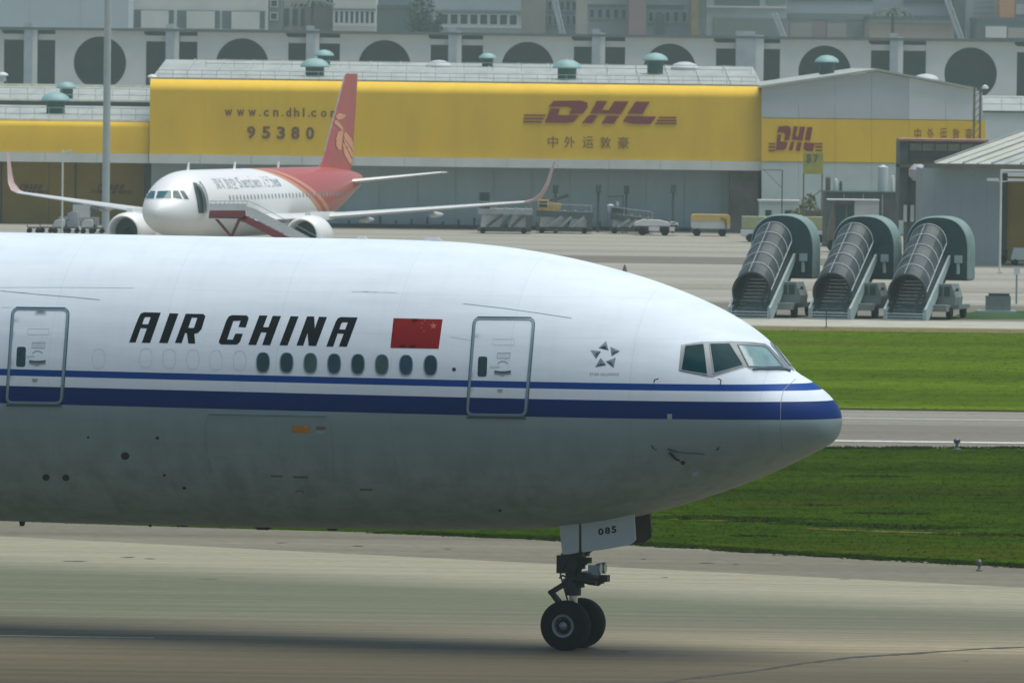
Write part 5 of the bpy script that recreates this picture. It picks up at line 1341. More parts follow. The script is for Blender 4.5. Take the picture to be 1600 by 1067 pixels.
# right-hand wing
rw_ = thing('low_white_wing', 'low pale wing with a railed white roof at the upper right edge', 'warehouse', (0, 600, 0))
RI = ROOTM[rw_.name].inverted()
a = RI @ at(1536, 176, 600); b_ = RI @ at(2200, 176, 600); za = a.z
for k in range(5):
    w = (b_.x - a.x) / 5; m = MB(); m.box(a.x + k * w, a.x + (k + 1) * w - .03, 0, .15, 0, za); m.build('wall_panel', MT['gabl'], rw_)
m = MB(); m.box(a.x, b_.x, -.2, .1, za + .0, za + .14); m.build('gutter', MT['eave'], rw_)
slope('roof_sheet', .1, za + .12, 34, (RI @ at(1560, 150, 634)).z, rw_, a.x, b_.x, nn=8)
m = MB(); m.box(a.x, b_.x, .3, 6, 0, za - .2); m.build('wall', MT['wallg'], rw_)
railing('railing', rw_, a.x, b_.x, 1.0, za + .14, 1.4, 1.0)
# ------------------------------------------------------------------ hall with round openings
HY = 950.0
hall = thing('terminal_hall', 'long pale hall with big round openings behind the yellow warehouse', 'terminal', (0, HY, 0))
HI = ROOTM[hall.name].inverted()
cent = [-293, -71, 151, 373, 595.5, 819, 1041, 1283, 1511, 1738, 1965]
cols = [-400, -180, 41, 262, 481, 703, 927, 1163, 1392, 1622, 1850]
zr = 11.6; zpt = 15.45; s9 = sc(HY)
def hx(px): return (px - 800) / s9
for i, c in enumerate(cent):
    a, b_ = hx(c - 70), hx(c + 72); cx = hx(c)
    m = MB(); m.plate([[(a, 0), (b_, 0), (b_, zpt - .5), (b_ - .3, zpt - .25), (b_ - .3, zpt), (a, zpt)], ellipse(cx, zr, 3.15, 3.15, 48)], lambda u, v, w: (u, w, v), .8)
    m.build('bay_panel', MT['conc'], hall)
    if i + 1 < len(cent):
        nx = hx(cent[i + 1] - 70)
        cxl = hx(cols[i + 1]) 
        m = MB(); m.box(b_, cxl - .6, .1, .5, 14.25, 14.95); m.build('lintel', MT['conc'], hall)
        m = MB(); m.box(cxl + 1.0, nx, .1, .5, 14.25, 14.95); m.build('lintel', MT['conc'], hall)
for c in cols:
    x = hx(c); wd_ = 1.5 if c == 1163 else .62
    m = MB(); m.box(x - wd_, x + wd_ * .55, -.9, -.2, 0, 16.35); m.build('pier', MT['pier'], hall)
    m = MB(); m.box(x + wd_ * .56, x + wd_ + .35, -.7, -.1, 0, 15.9); m.build('pier', MT['conc'], hall)
xa, xb = hx(-420), hx(2050)
nsl = 24; w = (xb - xa) / nsl
for k in range(nsl):
    m = MB(); m.box(xa + k * w, xa + (k + 1) * w - .02, -1.0, 14, zpt + .02, zpt + .32); m.build('roof_slab', MT['eave'], hall)
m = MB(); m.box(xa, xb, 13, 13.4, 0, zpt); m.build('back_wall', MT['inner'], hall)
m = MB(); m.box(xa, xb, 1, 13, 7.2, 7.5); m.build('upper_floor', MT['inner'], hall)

# ------------------------------------------------------------------ city blocks behind
class Bld:
    def __init__(s, name, label, px0, px1, pytop, Y, mat, cat='building', depth=16, ztop=None):
        s.Y = Y; s.k = sc(Y); s.h = hor((px0 + px1) / 2)
        s.x0, s.x1 = (px0 - 800) / s.k, (px1 - 800) / s.k
        s.z = ztop if ztop else CAMH + (s.h - pytop) / s.k
        s.t = thing(name, label, cat, ((s.x0 + s.x1) / 2, Y, 0)); s.cx = (s.x0 + s.x1) / 2
        m = MB(); m.box(s.x0 - s.cx, s.x1 - s.cx, 0, depth, 0, s.z); m.build('wall', mat, s.t)
        m = MB(); m.box(s.x0 - s.cx - .1, s.x1 - s.cx + .1, -.1, depth + .1, s.z, s.z + .5); m.build('roof', MT['eave'], s.t)
    def X(s, px): return (px - 800) / s.k - s.cx
    def Z(s, py): return CAMH + (s.h - py) / s.k
    def box(s, name, px0, px1, py0, py1, mat, d=-.15, t=.15):
        m = MB(); m.box(s.X(px0), s.X(px1), d, d + t - .003, s.Z(py1), s.Z(py0)); return m.build(name, mat, s.t)
    def window(s, px0, px1, py0, py1, frame=MT['conc'], pane=MT['winglass'], n=1):
        a, b_, c, d = s.X(px0), s.X(px1), s.Z(py1), s.Z(py0); f = .12
        m = MB(); m.plate([[(a, c), (b_, c), (b_, d), (a, d)], [(a + f, c + f), (b_ - f, c + f), (b_ - f, d - f), (a + f, d - f)]], lambda u, v, w: (u, -.18 + w, v), .17); fr = m.build('window', frame, s.t)
        m = MB(); m.box(a + f, b_ - f, -.06, -.02, c + f, d - f); m.build('pane', pane, fr)
cm = lambda n, c, v=.1: M(n, c, .75, var=v, ns=.25)
W1 = cm('pale_blue_render', (.40, .47, .50), .05); W2 = cm('cream_render', (.58, .59, .54)); W3 = cm('grey_green_render', (.17, .21, .20)); W4 = cm('grey_render', (.36, .41, .42)); W5 = cm('brown_render', (.17, .155, .145))
W6 = cm('blue_grey_render', (.25, .32, .35)); W7 = cm('dusty_red_render', (.27, .20, .19)); W8 = cm('sand_render', (.40, .33, .26)); W9 = cm('beige_render', (.33, .33, .28)); W10 = cm('orange_render', (.60, .28, .12)); WD = cm('dark_slate_render', (.10, .14, .145))
b = Bld('office_block', 'plain pale blue-grey block at the upper left edge', -500, 195, -60, 1060, W1)
for k in range(4): b.box('facade_joint', -120 + k * 80, -119 + k * 80, -40, 60, MT['pier'], -.04, .06)
b = Bld('balcony_block', 'cream block with three recessed bays right of the plain blue-grey block', 197, 411, -55, 1075, W2)
for (a, c) in ((200, 266), (271, 338), (341, 408)):
    b.box('bay_shade_sheet', a, c, 17, 45, WD, -.12, .10); b.box('bay_panel', a + 15, c - 8, 18, 45, W2, -.9, .3)  # raised dark sheets stand for the shade in the recessed bays
for y in (-40, -18): 
    for k in range(3): b.window(215 + k * 68, 250 + k * 68, y - 6, y + 6)
b = Bld('stair_tower', 'narrow grey-green tower between the two cream blocks', 411, 434, -50, 1080, W3)
for k in range(4): b.window(416, 428, -40 + k * 20, -28 + k * 20)
b = Bld('office_block', 'pale block with slim columns and dark bays behind the palm', 434, 478, -40, 1090, W2)
for k in range(3): b.box('bay_shade_sheet', 438 + k * 13, 446 + k * 13, 14, 40, WD, -.12, .1)
b = Bld('apartment_block', 'brown block standing behind the left palm', 470, 514, -30, 1085, W5)
for k in range(3): b.window(476 + k * 13, 484 + k * 13, -10, 6)
b = Bld('apartment_block', 'white block with a long row of slim windows', 514, 581, -60, 1070, W2)
for k in range(8): b.window(516 + k * 8, 523.4 + k * 8, 17, 38)
b.box('sill_band', 514, 581, 38.5, 41, MT['conc'], -.3, .28); b.box('shade_band', 514, 581, 14, 16.5, W3, -.3, .28)
for k in range(6): b.window(518 + k * 10.4, 525 + k * 10.4, -30, -14)
b = Bld('office_block', 'dark slate block left of the big dark tree', 581, 640, 14, 1078, WD); b2 = Bld('office_block', 'blue-grey block rising above the dark slate one', 581, 668, -50, 1098, W6)
b = Bld('apartment_block', 'grey-green block with a row of pale framed windows right of the dark tree', 668, 808, -55, 1072, W4)
for k in range(8): b.window(681 + k * 15.4, 695 + k * 15.4, 22, 40)
b.box('sill_band', 668, 808, 41, 43.5, MT['conc'], -.3, .28); b.box('shade_band', 668, 808, 16.5, 20, W3, -.3, .28)
for k in range(8): b.window(681 + k * 15.4, 692 + k * 15.4, -30, -12)
b = Bld('office_block', 'beige-grey windowless block in the upper middle', 808, 846, -50, 1080, W9)
b = Bld('glass_block', 'bluish glazed block behind the leaning crane mast', 846, 896, -50, 1090, W6)
for k in range(5):
    for r_ in range(3): b.window(849 + k * 9.4, 856.5 + k * 9.4, -20 + r_ * 22, -4 + r_ * 22, MT['pier'], MT['winglass'])
b = Bld('column_tower', 'slim brown tower right of the crane mast', 894, 911, -50, 1062, W9)
b = Bld('glass_block', 'blue-green block between the slim brown tower and the dusty red block', 911, 976, -50, 1085, W4)
b.box('floor_band', 911, 976, 8, 10, WD, -.2, .18)
for k in range(5): b.window(914 + k * 12.4, 923 + k * 12.4, 14, 30, MT['pier'], MT['winglass'])
b = Bld('apartment_block', 'dusty red block in the upper middle', 976, 1003, -50, 1068, W7)
b = Bld('glass_block', 'teal-grey block right of the dusty red block', 1003, 1076, -50, 1088, W6)
b.box('floor_band', 1003, 1062, 8.5, 10, WD, -.2, .18)
for k in range(5): b.window(1006 + k * 13, 1015 + k * 13, 18, 36, MT['pier'], MT['winglass'])
b.box('arched_door', 1018, 1032, 22, 60, WD, -.25, .08)
b = Bld('column_tower', 'thin olive-brown tower with a dark edge', 1074, 1090, -50, 1061, M('olive_render', (.22, .18, .09), .8)); b.box('edge_strip', 1088, 1096, -50, 60, WD, -.2, .3)
b = Bld('car_park_block', 'wide banded dark and pale block right of the thin olive tower', 1097, 1222, -50, 1075, W4)
b.box('floor_void', 1110, 1180, -10, 9, WD, -.2, .18); b.box('floor_void', 1108, 1222, 29, 60, W3, -.2, .18); b.box('floor_band', 1097, 1222, 10, 13, W2, -.35, .3); b.box('floor_void', 1190, 1220, -14, 6, W3, -.2, .18)
b = Bld('low_block', 'long banded low block behind the right palm', 1222, 1356, -40, 1082, W4)
b.box('floor_band', 1224, 1356, 22, 31, W3, -.3, .26); b.box('shop_front', 1228, 1262, 37, 60, W9, -.3, .26); b.box('shop_front', 1262, 1284, 34, 60, W7, -.3, .26); b.box('shop_front', 1286, 1316, 37, 60, W9, -.3, .26); b.box('shop_front', 1316, 1350, 35, 60, W3, -.3, .26)
b.box('floor_void', 1222, 1356, -20, 2, WD, -.2, .18)
b = Bld('low_block', 'sand-coloured low block beside the right palm', 1352, 1484, 32, 1066, W8)
b.box('shade_band', 1352, 1484, 32, 36.5, W3, -.5, .48)
b = Bld('office_block', 'pale grey block above the sand-coloured one', 1356, 1506, -50, 1092, W4)
b.box('floor_void', 1404, 1478, -20, 4, WD, -.2, .18); b.box('floor_band', 1404, 1478, 25, 31, W3, -.2, .18)
b = Bld('construction_block', 'half-finished pale block with dark slab edges near the upper right corner', 1512, 1556, -50, 1070, W2)
for k in range(5): b.box('slab_edge', 1512, 1545, -6 + k * 8.5, -4 + k * 8.5, MT['pier'], -.3, .28)
b = Bld('column_tower', 'orange tower near the upper right corner', 1555, 1578, -50, 1064, W10)
b = Bld('office_block', 'dark grey block filling the upper right corner', 1578, 2100, -50, 1084, W3)
b.box('floor_band', 1580, 1900, 10, 26, W4, -.3, .26)
b = Bld('low_block', 'dark low block with a white panel in front of the orange tower', 1520, 1640, 34, 1056, WD)
b.box('white_panel', 1533, 1566, 42, 60, W2, -.3, .26); b.box('pale_panel', 1568, 1600, 44, 60, W9, -.3, .26)
b = Bld('office_block', 'dark green-grey block behind the leaning steel mast', 1484, 1516, -50, 1088, W3)
b = Bld('office_block', 'pale block filling the left beyond the plain blue-grey one', -1300, -505, -40, 1075, W2)

def mast(label, px0, py0, px1, py1, Y):
    a = at(px0, py0, Y); c = at(px1, py1, Y); base = Vector((a.x, a.y, 0))
    t = thing('leaning_mast', label, 'mast', tuple(base)); d = c - a
    foot = a - d * ((a.z) / d.z)
    m = MB(); m.bar(Vector(foot) - base, c - base, .5, .5); m.build('boom', MT['pier'], t)
    m = MB(); m.bar(Vector(foot) - base + Vector((.45, -.3, 0)), c - base + Vector((.45, -.3, 0)), .14, .14); m.build('stay', MT['conc'], t)
mast('thin leaning mast in front of the bluish glazed block', 876, 48, 862, -12, 1040); mast('leaning steel mast left of the upper right corner', 1497, 52, 1474, -12, 1040); mast('short pale leaning pole near the right third, behind the hall', 1220, 50, 1208, 20, 1042)

# trees behind the hall
def tree(label, px, pytop, w, Y, seed, mat, n=1500):
    rs = np.random.RandomState(seed); s = sc(Y); zt = CAMH + (hor(px) - pytop) / s; R_ = w / s / 2
    t = thing('broadleaf_tree', label, 'tree', ((px - 800) / s, Y, 0))
    m = MB(); m.tube((0, 0, 0), (.2, 0, zt * .6), .35, .2, 8)
    for k in range(6):
        a = k * 1.05; m.tube((.1, 0, zt * .5), (R_ * .7 * math.cos(a), R_ * .7 * math.sin(a), zt * (.66 + .05 * (k % 3))), .14, .05, 6)
    m.build('trunk', MT['bark'], t)
    m = MB()
    for k in range(16):
        a = rs.uniform(0, 6.28); q = rs.uniform(0, .75); leaf_blob(m, (R_ * q * math.cos(a), R_ * q * math.sin(a), zt * rs.uniform(.60, .92)), R_ * .45, R_ * .45, zt * .11, n // 16, .34, rs)
    m.build('crown', mat, t)
leafg = M('leaf_grey_green', (.045, .065, .045), .8, var=.45, ns=.8)
tree('big dark tree between the slate block and the framed-window block', 650, -12, 56, 1056, 4, leafg)
tree('small round tree right of the big dark tree', 676, 8, 22, 1054, 6, leafg, 700)
def palm(label, px, py, w, Y, seed):
    rs = np.random.RandomState(seed); s = sc(Y); z = CAMH + (hor(px) - py) / s; R_ = w / s / 2
    t = thing('palm_tree', label, 'palm', ((px - 800) / s, Y, 0))
    m = MB(); m.tube((0, 0, 0), (0, 0, z), .28, .2, 8); m.build('trunk', MT['bark'], t)
    for k in range(16):
        a = 2 * math.pi * k / 16 + rs.uniform(-.2, .2); up = rs.uniform(.2, 1.1); m = MB(); P = []
        for j in range(7):
            u = j / 6; P.append(Vector((R_ * u * math.cos(a), R_ * u * math.sin(a), z + up * R_ * u * (1 - u * 1.25))))
        sd = Vector((-math.sin(a), math.cos(a), 0))
        for j in range(6):
            for s_ in (-1, 1):
                wd_ = R_ * .16 * (1 - abs(j - 2) * .15)
                m.add([P[j], P[j+1], P[j+1] + sd * s_ * wd_ + Vector((0, 0, -.25)), P[j] + sd * s_ * wd_ * .7 + Vector((0, 0, -.2))], [(0, 1, 2, 3)])
        m.build('frond', leafg, t)
palm('palm in front of the brown block at the upper left', 482, 4, 70, 1050, 2); palm('palm rising above the hall roof right of centre', 1388, 18, 64, 1050, 5)

# ------------------------------------------------------------------ apron furniture in front of the warehouses
def pole_thing(name, label, cat, px, Y, ztop, r, mat, arms=None):
    p = at(px, 300, Y); t = thing(name, label, cat, (p.x, Y, 0))
    m = MB(); m.tube((0, 0, 0), (0, 0, ztop), r, r * .86, 14); m.build('pole', mat, t)
    m = MB(); m.box(-r * 2, r * 2, -r * 2, r * 2, 0, .12); m.build('base_plate', mat, t)
    if arms:
        for (dx, z, L_) in arms:
            m = MB(); m.bar((0, 0, z), (dx, 0, z + .12), .06, .06); m.build('arm', mat, t)
            m = MB(); m.box(dx - L_, dx + L_, -.15, .15, z + .04, z + .2); m.build('lamp_head', MT['stairwhite'], t)
    return t
polem = M('galvanised_pole', (.40, .45, .45), .5, .3, var=.08, ns=1)
pole_thing('floodlight_mast', 'tall thick grey mast rising out of the picture at the upper left', 'mast', 165.5, 560, 26, .27, polem, [(1.6, 25.2, .5), (-1.6, 25.2, .5)])
pole_thing('lamp_post', 'short thin lamp post left of the thick mast, behind the jet wing', 'lamp post', 97.5, 555, 5.9, .07, MT['beamw'], [(.36, 5.45, .16), (-.36, 5.2, .14), (.5, 5.7, .12)])
pole_thing('lamp_post', 'thin white post with a long arm before the grey shed at the right', 'lamp post', 1564, 480, 6.3, .07, MT['beamw'], [(-.5, 5.55, .35), (1.0, 5.55, .6)])
for k, (px, y0, lb) in enumerate(((868, 291, 'leftmost dark post against the blue-grey wall'), (935, 291, 'dark post left of the hanging white cup-shaped light'), (979, 292, 'dark post above the sloping white loader'), (1052, 291, 'dark post right of the white truck'))):
    z = CAMH - (y0 - hor(px)) / sc(582); p = at(px, 300, 582); t = thing('camera_post', lb, 'post', (p.x, 582, 0), 0, 'dark posts before the warehouse wall')
    m = MB(); m.tube((0, 0, 0), (0, 0, z), .09, n=8); m.build('pole', MT['eqd'], t); m = MB(); m.box(-.2, .2, -.2, .2, z - .5, z + .1); m.build('housing', MT['eqd'], t)
# twin lattice pole at the right end of the gable
p = at(1525, 300, 575); zt = CAMH - (135 - hor(1525)) / sc(575)
t = thing('lattice_pole', 'twin-leg olive pole rising in front of the gable right end', 'mast', (p.x, 575, 0))
lat = M('lattice_olive', (.15, .14, .09), .7)
for s_ in (-.22, .22): m = MB(); m.bar((s_, 0, 0), (s_, 0, zt), .16, .16); m.build('leg', lat, t)
for k in range(12):
    z = 4.5 + k * .52; m = MB(); m.bar((-.22, 0, z), (.22, 0, z + .5), .05, .05); m.build('brace', lat, t)
m = MB(); m.lathe([(.1, 0), (.26, .05), (.2, .22), (.04, .3)], (.55, 0, zt - .2), 'z', 12); m.bar((.2, 0, zt - .2), (.55, 0, zt - .15), .06, .06); m.build('lamp_head', MT['stairwhite'], t)
# stand number sign
p = at(1270, 300, 560); k56 = sc(560); Z = lambda py, px=1270: CAMH - (py - hor(px)) / k56
t = thing('stand_sign', 'olive yellow square stand number sign 57 on a frame', 'sign', (p.x, 560, 0))
m = MB(); m.box(-.70, .70, 0, .3, Z(272), Z(239)); pnl = m.build('sign_panel', MT['yg'], t)
for ch, a, c in (('5', 1260, 1268), ('7', 1271, 1279)):
    m = MB(); text_fit(m, ch, lambda u, v: ROOTM[t.name].inverted() @ at(u, v, 559.96), a, c, 254.5, 241.5, .04); m.build('letter', MT['brw'], pnl)
for s_ in (-.65, .65): m = MB(); m.bar((s_, .15, 0), (s_, .15, Z(272)), .1, .1); m.build('leg', lat, t)
for zz_ in (1.2, 2.6): m = MB(); m.bar((-.65, .15, zz_), (.65, .15, zz_ + 1.1), .06, .06); m.build('brace', lat, t)
m = MB(); m.box(-.5, 1.1, .4, 1.2, 0, 2.2); m.build('equipment_box', MT['brw'], t)
# gantry pole
p = at(1222, 300, 565); t = thing('gantry_post', 'thin dark post with a side arm left of the number sign', 'post', (p.x, 565, 0)); z = CAMH - (266 - hor(1222)) / sc(565)
m = MB(); m.bar((0, 0, 0), (0, 0, z), .08, .08); m.build('post', MT['eqd'], t); m = MB(); m.bar((0, 0, z), (-1.5, 0, z), .05, .05); m.build('arm', MT['eqd'], t); m = MB(); m.bar((-1.3, 0, z), (0, 0, z - 1.3), .03, .03); m.build('brace', MT['eqd'], t)

def wheels(t, xs, r=.28, ys=(0.0, 1.6), w=.18):
    for x in xs:
        for y in ys:
            m = MB(); m.lathe([(r * .4, -w / 2), (r, -w / 2), (r, w / 2), (r * .4, w / 2)], (x, y, r), 'y', 14); m.build('wheel', MT['tyre'], t, True)
def loader(label, px0, px1, Y, deckpy, toppy, mats, slope_=0.0):
    s = sc(Y); p = at((px0 + px1) / 2, 350, Y); t = thing('cargo_loader', label, 'cargo loader', (p.x, Y, 0), 0, 'loaders in front of the warehouse')
    w = (px1 - px0) / s; zd = CAMH - (deckpy - hor(px0)) / s; zt_ = CAMH - (toppy - hor(px0)) / s
    m = MB(); m.box(-w*.52, w*.5, 0, 2.6, .14, .42); m.build('chassis', MT['eqd'], t)
    m = MB(); m.plate([[(-w*.52, zd - .42), (w*.52, zd - .42 - slope_), (w*.52, zd - slope_), (-w*.52, zd)]], lambda u, v, q: (u, q, v), 2.4); m.build('deck', mats[0], t)
    for k in range(5): m = MB(); m.tube((-w*.4 + k * w * .2, .1, zd + .02 - slope_ * (k + .5) / 5), (-w*.4 + k * w * .2, 2.3, zd + .02 - slope_ * (k + .5) / 5), .07, n=8); m.build('roller', MT['eq'], t)
    for a, c in ((-.35, -.05), (.12, .36), (-.08, .12)):
        m = MB(); m.bar((a * w, -.05, .5), (c * w, -.05, zd - .42), .2, .2); m.build('scissor_arm', mats[1], t)
    m = MB(); m.plate([[(.06 * w, .46), (.46 * w, .46), (.44 * w, zd - .45 - slope_), (.14 * w, zd - .45 - slope_)]], lambda u, v, q: (u, q + .2, v), 1.8); m.build('side_cover', MT['eqw'], t)
    m = MB(); m.plate([[(-.47 * w, .46), (-.08 * w, .46), (-.02 * w, zd - .45), (-.44 * w, zd - .45)]], lambda u, v, q: (u, q + .25, v), 1.6); m.build('side_cover', MT['eqw'], t)
    m = MB(); m.box(-w*.5, -w*.5 + .8, .1, 1.0, zd + .02, zt_); cb = m.build('operator_cab', mats[2], t)
    m = MB(); m.box(-w*.5 + .12, -w*.5 + .68, .05, .09, zd + .25, zt_ - .12); m.build('cab_window', MT['winglass'], cb)
    m = MB(); m.box(w*.40, w*.50, -.1, 1.0, .42, zd - .5 - slope_); m.build('jack_leg', MT['eqd'], t)
    m = MB(); m.path([(-w/2, 0, zd + .5), (w/2, 0, zd + .5 - slope_)], .03); m.path([(w/2 - .05, 0, zd - slope_), (w/2 - .05, 0, zd + .5 - slope_)], .03); m.build('guard_rail', MT['eq'], t)['kind'] = 'stuff'
    wheels(t, (-w * .42, w * .36), .2); return t
loader('grey cargo loader at the tip of the jet wing, left one of three', 748, 830, 573, 326, 300, (MT['eq'], MT['eqd'], MT['eqd']))
loader('loader with an ochre cab, right of the jet wing tip', 840, 925, 576, 329, 312, (MT['eqd'], MT['eq'], MT['eqy']), .1)
loader('low pale loader behind the white truck', 955, 1020, 578, 334, 322, (MT['eqd'], MT['eq'], MT['eqd']), .35)
p = at(858, 330, 578); t = thing('ochre_crane_cart', 'ochre tilted lifting cart between the first two loaders', 'cart', (p.x, 578, 0))
m = MB(); m.plate([[(-.9, .5), (.5, .5), (.9, 2.1), (-.2, 2.3), (-.5, 1.4)]], lambda u, v, w: (u, w, v), 1.2); m.build('body', MT['eqy'], t); m = MB(); m.bar((-.2, .5, 2.2), (1.4, .5, 2.75), .2, .25); m.build('arm', MT['eqd'], t); wheels(t, (-.5, .5), .25, (0, 1.2))
p = at(954, 330, 579); t = thing('hanging_light', 'white cup-shaped lamp hanging from a bracket before the blue-grey wall', 'light', (p.x, 579, 0)); s = sc(579)
z = lambda py: CAMH - (py - 97) / s
m = MB(); m.bar((.9, .1, 0), (.9, .1, z(305)), .08, .08); m.bar((-.2, .1, z(307)), (.9, .1, z(307)), .1, .1); m.build('bracket', MT['eqd'], t)
m = MB(); m.lathe([(.12, z(333)), (.22, z(328)), (.26, z(321)), (.1, z(319))], (0, 0, 0), 'z', 12); m.build('shade', MT['stairwhite'], t)
m = MB(); m.box(.42, .60, 0, .1, z(325), z(315)); m.build('plate', MT['stairwhite'], t)
# vehicles
def truck(name, label, cat, px0, px1, pytop, Y, bodym, cabm, base=.5):
    s = sc(Y); p = at((px0 + px1) / 2, 350, Y); t = thing(name, label, cat, (p.x, Y, 0)); w = (px1 - px0) / s; zt_ = CAMH - (pytop - hor(px0)) / s
    m = MB(); m.box(-w/2, w/2, 0, 2.0, base * .6, base); m.build('chassis', MT['eqd'], t)
    return t, w, zt_
t, w, zt_ = truck('flatbed_truck', 'low white service truck before the blue-grey wall', 'truck', 990, 1060, 343, 573, None, None)
m = MB(); m.box(-w*.48, w*.5, 0, 2.0, .36, .78); m.build('underbody', MT['eqd'], t)
m = MB(); m.plate([roundpoly([(-w*.5, .70), (w*.32, .70), (w*.32, zt_ - .22), (w*.12, zt_ - .05), (-w*.28, zt_), (-w*.45, zt_ - .2)], .14)], lambda u, v, q: (u, q - .03, v), 2.06); m.build('body', MT['eqw'], t)
m = MB(); m.plate([roundpoly([(w*.33, .66), (w*.52, .66), (w*.50, .92), (w*.42, zt_ - .18), (w*.33, zt_ - .14)], .08)], lambda u, v, q: (u, q, v), 2.0); cb = m.build('cab', MT['eqp'], t)
m = MB(); m.plate([[(w*.35, .98), (w*.45, .98), (w*.41, zt_ - .26), (w*.35, zt_ - .24)]], lambda u, v, q: (u, -.03 + q, v), .02); m.build('side_window', MT['winglass'], cb)
for a, c in ((-.16, .08), (.30, .42)):
    m = MB(); m.box(w*a, w*c, -.03, .02, .34, .66); m.build('skirt_panel', MT['eqw'], t)
m = MB(); m.path([(-w*.2, .3, zt_), (-w*.2, .3, zt_ + .35), (w*.18, .3, zt_ + .35), (w*.2, .3, zt_ - .1)], .03); m.build('roof_rack', MT['eqd'], t)
wheels(t, (-w*.30, w*.20), .30)
t, w, zt_ = truck('tank_trailer', 'yellow topped white trailer left of the dark service bay', 'trailer', 1080, 1141, 335, 573, None, None)
m = MB(); m.plate([roundpoly([(-w/2, .55), (w/2, .55), (w/2, 1.35), (-w/2, 1.35)], .2)], lambda u, v, q: (u, q, v), 1.9); m.build('body', MT['eqp'], t)
m = MB(); m.plate([roundpoly([(-w/2, 1.12), (w*.3, 1.12), (w*.38, .75), (w/2, .75), (w/2, zt_), (-w/2, zt_)], .22)], lambda u, v, q: (u, q - .03, v), 1.96); m.build('cover', MT['eqy'], t)
m = MB(); m.path([(w*.25, -.06, 1.36), (w*.38, -.06, 1.2), (w*.4, -.06, .6)], .05); m.build('hose', MT['eqd'], t); wheels(t, (-w*.35, w*.3), .28)
t, w, zt_ = truck('belt_trailer', 'long low yellow-green trailer behind the leftmost covered stairs', 'trailer', 1160, 1292, 338, 556, None, None, .7)
m = MB(); m.plate([[(-w/2, .95), (w/2, .95), (w/2, zt_), (-w/2, zt_ - .02)]], lambda u, v, q: (u, q, v), 2.0); m.build('deck', M('trailer_olive', (.34, .36, .20), .6, var=.12), t)
for a in (-.45, .42): m = MB(); m.box(a*w - .4, a*w + .6, -.02, .3, .45, .9); m.build('light_box', MT['stairwhite'], t)
wheels(t, (-w*.4, -w*.1, w*.2, w*.42), .3)
t, w, zt_ = truck('box_truck', 'white box truck with a dark open cab behind the middle covered stairs', 'truck', 1286, 1373, 313, 530, None, None, .6)
m = MB(); m.box(w*.06, w/2, 0, 2.2, .7, zt_); m.build('cargo_box', MT['eqp'], t); m = MB(); m.box(-w*.42, w/2 + .05, -.1, 2.3, zt_, zt_ + .08); m.build('roof', MT['stairwhite'], t)
m = MB(); m.plate([[(-w*.40, .7), (w*.05, .7), (w*.05, zt_ - .02), (-w*.30, zt_ - .02), (-w*.40, 1.5)]], lambda u, v, q: (u, q + .05, v), 2.0); cb = m.build('cab', MT['brw'], t)
m = MB(); m.box(-w*.28, -w*.1, .02, .04, 1.3, zt_ - .3); m.build('side_window', MT['winglass'], cb); m = MB(); m.box(-w*.06, w*.03, .02, .04, 1.1, zt_ - .3); m.build('side_window', MT['winglass'], cb); wheels(t, (-w*.3, w*.3), .42)
# baggage dollies at the left
for k, (px, ld) in enumerate(((52, 0), (72, 0), (92, 1), (113, 2), (136, 1), (152, 0))):
    p = at(px, 350, 556 + (k % 2)); t = thing('baggage_dolly', ['first empty dolly from the left under the yellow wing', 'second empty dolly from the left under the yellow wing', 'dolly with a pale bundle just left of the lamp post', 'dolly with a tall grey load right of the lamp post', 'dolly with a low load left of the thick mast', 'empty dolly right beside the thick mast'][k], 'dolly', (p.x, 556 + (k % 2), 0), 0, 'baggage dollies under the yellow wing')
    m = MB(); m.box(-.42, .42, 0, 1.3, .34, .44); m.build('deck', MT['eqd'], t); m = MB(); m.path([(-.42, .1, .44), (-.42, .1, .9), (-.2, .1, .98)], .03); m.build('handle', MT['eqd'], t); wheels(t, (-.3, .3), .17, (.1, 1.2), .12)
    if ld: m = MB(); m.plate([roundpoly([(-.4, .45), (.4, .45), (.36, .45 + ld * .55), (-.34, .45 + ld * .5)], .15)], lambda u, v, w: (u, w + .1, v), 1.0); m.build('load', MT['eqp'] if ld == 1 else MT['eq'], t)
p = at(118, 330, 563); t = thing('conveyor_vehicle', 'grey belt conveyor vehicle with raised arm between lamp post and thick mast', 'vehicle', (p.x, 563, 0))
m = MB(); m.box(-1.2, 1.6, 0, 1.8, .4, 1.0); m.build('body', MT['eq'], t); m = MB(); m.bar((-1.4, .9, 2.4), (2.2, .9, 1.3), 1.0, .2); m.build('conveyor', MT['ventb'], t); m = MB(); m.box(-.2, 1.0, .1, 1.4, 1.0, 1.9); m.build('cab', MT['eqp'], t); wheels(t, (-.8, 1.2), .28)

# ------------------------------------------------------------------ brown control cabin and sheds at the right
BY = 520.0; bs = sc(BY)
def bx_(px): return (px - 800) / bs
def bz(py, px=1470): return CAMH - (py - hor(px)) / bs
t = thing('brown_cabin', 'dark brown flat-roofed cabin with a glazed band before the yellow gable band', 'cabin', (bx_(1470), BY, 0)); o = bx_(1470)
m = MB(); m.box(bx_(1402) - o, bx_(1540) - o, -.2, 5, bz(221), bz(217.5)); m.build('roof', M('cabin_roof_pink', (.36, .20, .15), .7), t)
m = MB(); m.box(bx_(1402) - o, bx_(1415) - o, 0, 5, bz(345), bz(221.2)); m.build('corner_pier', MT['eqd'], t)
m = MB(); m.box(bx_(1415.2) - o, bx_(1540) - o, .3, 5, bz(258), bz(221.2)); m.build('wall', MT['brw'], t)
m = MB(); m.box(bx_(1402) - o, bx_(1560) - o, -.3, 5, bz(262), bz(258.2)); m.build('floor_edge', MT['brw'], t)
